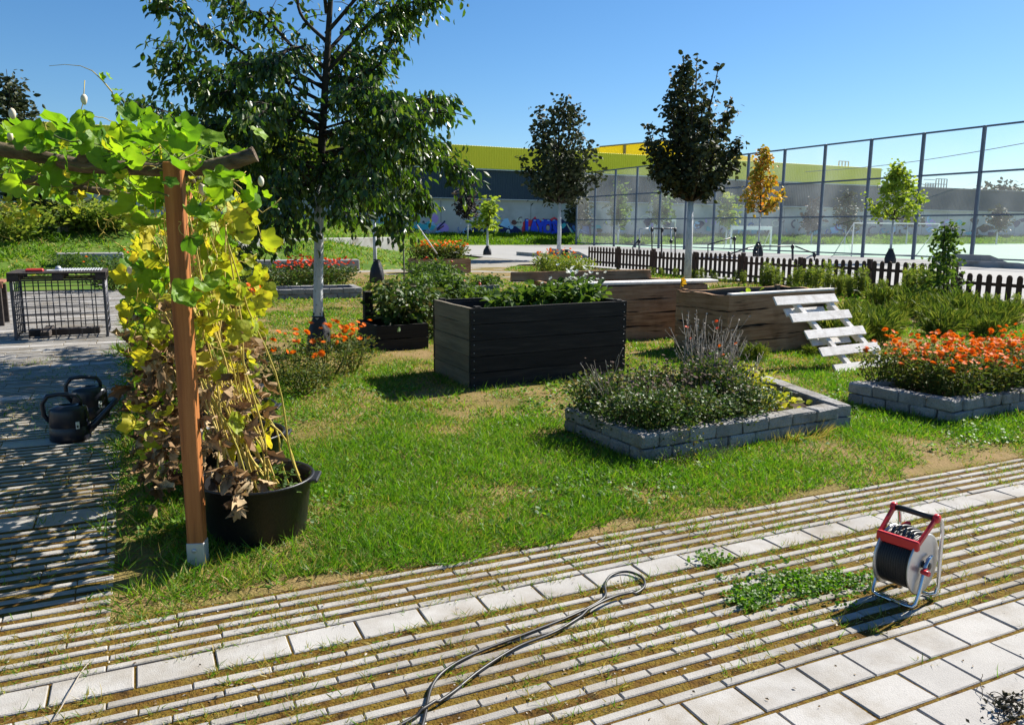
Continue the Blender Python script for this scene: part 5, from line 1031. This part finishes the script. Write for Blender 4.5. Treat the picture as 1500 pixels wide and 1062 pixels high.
for i in range(-2, 13):
    y = f0.y+s_*i; MB().rbox((SX, y, hF/2), (.16, .16, hF), None, .01).build('post', K['fsteel'], sf)
    if i < 12:
        for z in (.22, 2.5, hF*.665, hF-.05): MB().rbox((SX, y+s_/2, z), (.07, s_-.17, .10 if z > 3 else .08), None, .008).build('rail', K['fsteel'], sf)
        mb = MB(); n = 6; vs = [(SX+.0+.02*math.sin(a*1.7+i)*math.sin(b*1.3), y+.085+(s_-.17)*a/n, .15+(hF-.2)*b/n) for b in range(n+1) for a in range(n+1)]; mb.add(vs, [(b*(n+1)+a, b*(n+1)+a+1, (b+1)*(n+1)+a+1, (b+1)*(n+1)+a) for b in range(n) for a in range(n)], True); mb.build('net_panel', K['net'], sf)
# ---------------------------------------------------------------- steel frames, goals, wedges on the forecourt
K['framesteel'] = mat('dark steel tube', [(.02, .022, .028), (.04, .042, .05)], 6, .45, .5); K['palesteel'] = mat('pale steel', [(.4, .42, .44), (.5, .52, .54)], 6, .4, .5, metal=.3)
def frame(label, ref, segs, joints):
    b = at(*ref); t = thing('bar_frame', label, 'steel frame', b, 'steel bar frames beyond the picket fence')
    for s in segs: MB().tube([up(x, y, b+hf*(s[1] if isinstance(s[1], float) else 0)) for x, y in s[0]], s[2] if len(s) > 2 else .04, 8).build('tube', K['framesteel' if s[1] else 'palesteel'], t)
    for x, y in joints: MB().blob(up(x, y, b), (.10, .10, .14), .02).build('joint', K['black'], t)
frame('upright steel frame with black corner joints left of the tall dark tree', (970, 377), [([(955, 377), (955, 336)], .01), ([(955, 335), (989, 335)], .01), ([(969, 377), (969, 337)], .01, .05), ([(989, 377), (989, 338)], .01), ([(983, 377), (983, 350), (983, 334)], 0), ([(937, 372), (937, 336), (950, 335)], 0), ([(927, 377), (927, 362), (935, 352)], .01), ([(936, 377), (936, 352)], .01)], [(955, 337), (970, 337), (989, 337), (936, 354), (983, 354)])
frame('low slanting steel frame right of the tall dark tree', (1060, 380), [([(1037, 382), (1037, 359), (1070, 349)], .01), ([(1076, 382), (1076, 350)], .01), ([(1070, 349), (1076, 350)], .01), ([(1068, 373), (1105, 360)], .01)], [(1076, 350), (1068, 372), (1107, 372)])
frame('wide low steel frame with bent ends below the autumn tree', (1150, 382), [([(1110, 361), (1160, 361)], .01), ([(1110, 382), (1110, 361)], .01), ([(1161, 382), (1161, 361)], .01, .06), ([(1165, 361), (1192, 371)], .01), ([(1193, 382), (1193, 371)], .01), ([(1175, 382), (1192, 373)], 0)], [(1110, 361), (1161, 362), (1193, 374)])
def goal(label, x0, x1, yb, yt, dpt, rb=.07, board=False):
    a, b2_ = at(x0, yb), at(x1, yb); t = thing('goal', label, 'goal', a); zt_ = zat(yt, a); d = Vector((0, 1, 0)) if board else Vector((1, 0, 0))*-0+Vector((.2, 1, 0)).normalized()*dpt
    for p in (a, b2_): MB().rbox((p.x, p.y, zt_/2), (rb, rb, zt_), None, .01).build('post', K['white'], t); MB().tube([p+zz*zt_, p+d*.9+zz*.05], .03, 6).build('stay', K['palesteel'], t)
    MB().bar(a+zz*zt_, b2_+zz*zt_, rb*(2.5 if board else 1), rb*(2.5 if board else 1), .01).build('crossbar', K['white'], t); MB().tube([a+d*.9+zz*.05, b2_+d*.9+zz*.05], .03, 6).build('ground_bar', K['palesteel'], t)
goal('white goal frame on the green court behind the bright green tree', 1247, 1372, 376, 327, 2.0)
goal('small white goal with thick bright crossbar behind the autumn tree', 1070, 1128, 366, 334, 1.5, .12, True)
goal('narrow white goal behind the tall dark tree', 958, 988, 358, 323, 1.5, .1, True)
def wedge(label, pts, h, dp):
    a, b2_ = at(*pts[0]), at(*pts[1]); d = (b2_-a); nn = Vector((0, 1, 0))*dp; o = MB().add([a, b2_, b2_+nn, a+nn, a+zz*h, a+nn+zz*h, a.lerp(b2_, .25)+zz*h, a.lerp(b2_, .25)+nn+zz*h, b2_+zz*.12, b2_+nn+zz*.12], [(0, 1, 2, 3), (4, 5, 7, 6), (6, 7, 9, 8), (0, 4, 6, 8, 1), (3, 2, 9, 7, 5), (0, 3, 5, 4), (1, 8, 9, 2)]).build('concrete_wedge', K['conc']); tag(o, label, 'concrete wedge', 'concrete wedges on the forecourt')
wedge('sloping concrete wedge block at the right edge by the fence', ((1436, 391), (1485, 392)), .55, 2.5); wedge('lower concrete wedge at the far right edge', ((1478, 394), (1530, 396)), .28, 2.5)
wedge('flat concrete wedge left of the round crowned dark tree', ((778, 376), (812, 376)), .22, 2); wedge('concrete wedge right of the round crowned dark tree', ((828, 377), (848, 378)), .45, 2); wedge('small concrete wedge at the end of the picket fence', ((843, 378), (862, 379)), .36, 1.5)
# ---------------------------------------------------------------- industrial hall
K['hallconc'] = mat('hall concrete wall', [(.42, .42, .43), (.50, .50, .505), (.56, .56, .56)], .22, .9, .2, detail=9, stain=.6, sscale=.35, stainc=(.6, .6, .55))
K['hallblue'] = mat('dark blue cladding', [(.012, .030, .050), (.016, .038, .060)], .3, .6, .4, wave=(1.1, 'X', .5))
K['hallyel'] = mat('yellow cladding', [(.84, .68, .02), (.88, .72, .025)], .3, .6, .4, wave=(1.1, 'X', .6))
K['grayroof'] = mat('roof edge grey', [(.10, .11, .13), (.14, .15, .17)], 1, .7)
HY = 78.; zA, zB, zC = 4.6, 7.65, 10.0; x0h = -70.
def hx_(px, y=HY):
    r = ray(px, 300); return r.x*(y/r.y)
hall = thing('industrial_hall', 'long industrial hall with graffiti on its concrete base and blue and yellow cladding', 'building', (30, HY, 0))
xr = 210.; xy = hx_(1282)
MB().rbox(((x0h+xr)/2, HY+12, zA/2-.3), (xr-x0h, 24, zA+.6), None, .02).build('concrete_wall', K['hallconc'], hall)
MB().rbox(((x0h+xr)/2, HY+11.9, (zA+zB)/2), (xr-x0h, 24.4, zB-zA-.004), None, .02).build('blue_cladding', K['hallblue'], hall)
MB().rbox(((x0h+xy)/2, HY+11.8, (zB+zC)/2), (xy-x0h, 24.8, zC-zB-.004), None, .02).build('yellow_cladding', K['hallyel'], hall)
MB().rbox(((x0h+xr)/2, HY-.36, zA+.03), (xr-x0h, .2, .10), None, .01).build('drip_edge', K['palesteel'], hall)
MB().rbox(((x0h+xy)/2, HY-.66, zB+.0), (xy-x0h, .12, .10), None, .01).build('drip_edge', K['palesteel'], hall)
MB().rbox(((xy+xr)/2+.1, HY-.4, zB+.08), (xr-xy, .3, .16), None, .01).build('roof_edge', K['grayroof'], hall)
xs = np.arange(x0h+5, xr-2, 5.2); j = MB()
for x in xs: j.box((x, HY-.004, 2.15), (.05, .02, 4.5))
j.build('panel_joints', K['grayroof'], hall)
ub0, ub1 = hx_(876, HY+22), hx_(1100, HY+22)
mb = MB(); za, zb_ = 13.2, 14.7; vs = []; mid_ = ub0+(ub1-ub0)*.42
for y in (HY+22, HY+40): vs += [(ub0, y, 9), (ub1, y, 9), (ub1, y, za-.2), (mid_, y, zb_), (ub0, y, za)]
mb.add(vs, [(0, 1, 2, 3, 4), (9, 8, 7, 6, 5), (0, 5, 6, 1), (1, 6, 7, 2), (2, 7, 8, 3), (3, 8, 9, 4), (4, 9, 5, 0)]).build('upper_yellow_block', K['hallyel'], hall)
MB().box((hx_(914, HY+21.6), HY+21.9, 11.6), (.35, .2, 4.2)).build('downpipe', K['grayroof'], hall); MB().bar((ub0, HY+21.9, za+.05), (mid_, HY+21.9, zb_+.05), .25, .2).build('roof_edge', K['grayroof'], hall)
def railing(x0, x1, h, lbl='roof_railing'):
    mb = MB(); 
    for x in np.linspace(x0, x1, 5): mb.box((x, HY+1, zB+h/2), (.12, .12, h))
    for z in (h*.5, h): mb.box(((x0+x1)/2, HY+1, zB+z), (x1-x0, .1, .1)); mb.box(((x0+x1)/2, HY+3, zB+z), (x1-x0, .1, .1))
    mb.build(lbl, K['palesteel'], hall)
railing(hx_(1377), hx_(1393), 1.5); railing(hx_(1362), hx_(1377), .8)
mb = MB()
for x in np.linspace(hx_(1233), hx_(1247), 4): mb.box((x, HY+1, zC+.4), (.12, .12, .8))
mb.box(((hx_(1233)+hx_(1247))/2, HY+1, zC+.8), (hx_(1247)-hx_(1233), .1, .1)); mb.build('roof_railing', K['palesteel'], hall)
# overhead cable
a, b2_ = dep(1180, 252, 62), dep(1560, 199, 40); tag(MB().tube([a.lerp(b2_, t)-zz*.3*math.sin(PI*t) for t in np.linspace(0, 1, 12)], .02, 4).build('overhead_cable', K['framesteel']), 'thin overhead cable crossing the sky above the court', 'cable')
# ---------------------------------------------------------------- graffiti on the concrete base: flat painted shapes on the wall
def paint(name, cs): return mat(name, [cs, tuple(min(1, c*1.25) for c in cs)], .8, .7, .3)
GP = dict(blue=paint('blue paint', (.03, .08, .75)), light=paint('light blue paint', (.32, .58, .85)), navy=paint('navy paint', (.015, .025, .10)), black=paint('black paint', (.012, .012, .015)), teal=paint('teal paint', (.07, .45, .52)), violet=paint('violet paint', (.46, .30, .70)), red=paint('red paint', (.65, .05, .08)), beige=paint('beige paint', (.58, .60, .50)), brown=paint('brown paint', (.14, .06, .05)), mid=paint('mid blue paint', (.06, .16, .42)), white=paint('chalk paint', (.6, .62, .64)))
lay = {}; zs = [0.02]
def gpix(x, y): # pixel on the wall plane
    r = ray(x, y); t = HY/r.y; return (r.x*t, EYE+r.z*t)
def gpoly(col, pts, depth):
    m_ = lay.setdefault(col, MB()); zs[0] += .0006; y = HY-.012-depth*.004-zs[0]*.05; n = len(pts); P = [gpix(*p) for p in pts]; m_.add([(x, y, z) for x, z in P]+[(x, y+.003, z) for x, z in P], [tuple(range(n))]+[(i, i+n, (i+1) % n+n, (i+1) % n) for i in range(n)])
def gell(col, x, y, rx, ry, depth, wob=.08): p = random.uniform(0, 6); gpoly(col, [(x+rx*math.cos(a)*(1+wob*math.sin(3*a+p)), y+ry*math.sin(a)*(1+wob*math.sin(2*a+p))) for a in np.linspace(0, 2*PI, 22)[:-1]], depth)
def gstroke(col, pts, w_, depth):
    L_, R_2 = [], []
    for i, (x, y) in enumerate(pts):
        x2, y2 = pts[min(i+1, len(pts)-1)]; x1, y1 = pts[max(i-1, 0)]; d = math.hypot(x2-x1, y2-y1) or 1; nx_, ny_ = -(y2-y1)/d*w_/2, (x2-x1)/d*w_/2; L_.append((x+nx_, y+ny_)); R_2.append((x-nx_, y-ny_))
    for i in range(len(pts)-1): gpoly(col, [L_[i], L_[i+1], R_2[i+1], R_2[i]], depth)
def arcs(x, y, r, a0, a1, n=7): return [(x+r*math.cos(a), y+r*math.sin(a)*.9) for a in np.linspace(a0, a1, n)]
gell('violet', 635, 321, 7, 7, 1); gell('violet', 648, 335, 9, 9, 1)
gpoly('teal', [(604, 333), (612, 326), (620, 329), (628, 324), (634, 331), (640, 329), (634, 338), (624, 336), (614, 341), (606, 339)], 2)
for _ in range(9): x, y = random.uniform(600, 640), random.uniform(322, 342); gstroke(random.choice(['black', 'navy', 'light']), arcs(x, y, random.uniform(2, 6), random.uniform(0, 3), random.uniform(3.5, 6)), random.uniform(.8, 1.8), 3)
gstroke('brown', [(640, 338), (650, 331)], 2, 3); gstroke('navy', [(640, 336), (652, 324)], 2.2, 3); gell('light', 642, 341, 4.5, 3, 3); gell('light', 632, 327, 4, 2, 3)
gpoly('navy', [(690, 345), (692, 330), (706, 334), (722, 330), (740, 329), (756, 332), (766, 340), (770, 347)], 1); gpoly('black', [(672, 347), (676, 340), (690, 336), (700, 346)], 1)
for x, y, r in ((688, 322, 5), (727, 321, 6), (760, 327, 6)): gell('beige', x, y, r, r*1.2, 3, .15); gstroke('black', arcs(x-r*.3, y-1, 1.3, 0, 6), .9, 4); gstroke('black', arcs(x+r*.4, y-1, 1.3, 0, 6), .9, 4); gstroke('teal', arcs(x, y+r*.6, r*.5, .3, 2.8), 1.1, 4)
for x in (706, 724, 744): gpoly('beige', [(x-3, 345), (x-2.5, 338), (x, 336), (x+2.5, 338), (x+3, 345)], 4); gell('black', x, 340, .8, 1, 5)
gpoly('light', [(732, 330), (738, 321), (744, 320), (748, 330), (742, 334)], 3); gell('light', 749, 333, 3, 3, 4); gell('brown', 753, 326, 4, 3.5, 3)
for _ in range(14): x, y = random.uniform(672, 768), random.uniform(320, 345); gstroke(random.choice(['black', 'light', 'white', 'mid']), arcs(x, y, random.uniform(1.5, 4), random.uniform(0, 3), random.uniform(3.5, 6)), random.uniform(.6, 1.3), 5)
gpoly('red', [(765, 346), (764, 328), (772, 320), (778, 323), (784, 317), (788, 326), (796, 320), (802, 323), (812, 318), (818, 322), (818, 330), (774, 332), (772, 346)], 1)
gpoly('navy', [(818, 347), (820, 318), (828, 325), (838, 322), (848, 328), (858, 324), (865, 330), (866, 347)], 1); gell('teal', 825, 331, 3.5, 4, 2, .3); gstroke('teal', [(834, 334), (842, 345)], 2.4, 2); gpoly('mid', [(836, 330), (862, 332), (864, 346), (846, 346)], 2); gstroke('beige', [(830, 328), (838, 342)], 1.5, 3); gstroke('light', [(846, 335), (860, 342)], .8, 3)
for _ in range(120):
    x = random.uniform(868, 1530) if random.random() < .85 else random.uniform(20, 340); y = random.uniform(322, 345) - (0 if x > 800 else 4); c_ = random.choice(['mid', 'teal', 'light', 'navy', 'black', 'violet', 'beige', 'light'])
    if random.random() < .45: gell(c_, x, y, random.uniform(3, 9), random.uniform(2, 6), 1+random.randint(0, 2), .25)
    else: gstroke(c_, arcs(x, y, random.uniform(3, 8), random.uniform(0, 3), random.uniform(3.5, 6)), random.uniform(1, 2.4), 4)
for _ in range(44):
    x, y = random.uniform(508, 612), random.uniform(322, 342); gstroke(random.choice(['teal', 'light', 'navy', 'teal']), arcs(x, y, random.uniform(3, 8), random.uniform(0, 3), random.uniform(3.5, 6)), random.uniform(1, 2.2), 3)
for c_, m_ in lay.items(): m_.build('graffiti', GP[c_], hall)['kind'] = 'stuff'
def lettering(txt, x0, x1, ytop, ybot, col, off, ext, yy):
    (xa, zt_), (xb, zb2) = gpix(x0, ytop), gpix(x1, ybot)
    cu_ = bpy.data.curves.new('lettering', 'FONT'); cu_.body = txt; cu_.size = 1; cu_.offset = off; cu_.extrude = .01; cu_.space_character = .86
    o = bpy.data.objects.new('lettering', cu_); C.objects.link(o); bpy.context.view_layer.update(); me = bpy.data.meshes.new_from_object(o.evaluated_get(bpy.context.evaluated_depsgraph_get())); bpy.data.objects.remove(o)
    v = np.array([tuple(q.co) for q in me.vertices]); mn, mx = v.min(0), v.max(0)
    for q in me.vertices: q.co = (xa+(q.co.x-mn[0])/(mx[0]-mn[0])*(xb-xa), yy-q.co.z*.3, zb2+(q.co.y-mn[1])/(mx[1]-mn[1])*(zt_-zb2))
    link('lettering', me, GP[col], hall)
lettering('LAYOS', 768.5, 817, 320.5, 346.5, 'navy', .105, .01, HY-.045); lettering('LAYOS', 769.5, 816, 321.5, 345.5, 'blue', .075, .01, HY-.055)
for x in (772, 783, 794, 803, 811): gx_, gz_ = gpix(x, 323); MB().box((gx_, HY-.062, gz_), (.28, .004, .10)).build('paint_highlight', GP['light'], hall)
tg = thing('graffiti_board', 'low dark blue graffiti panel on the bank top behind the vine leaves', 'panel', atg(150, 334)); p = atg(150, 334); MB().rbox(p+zz*.2, (2.0, .15, 1.0), None, .01).build('board', GP['navy'], tg)
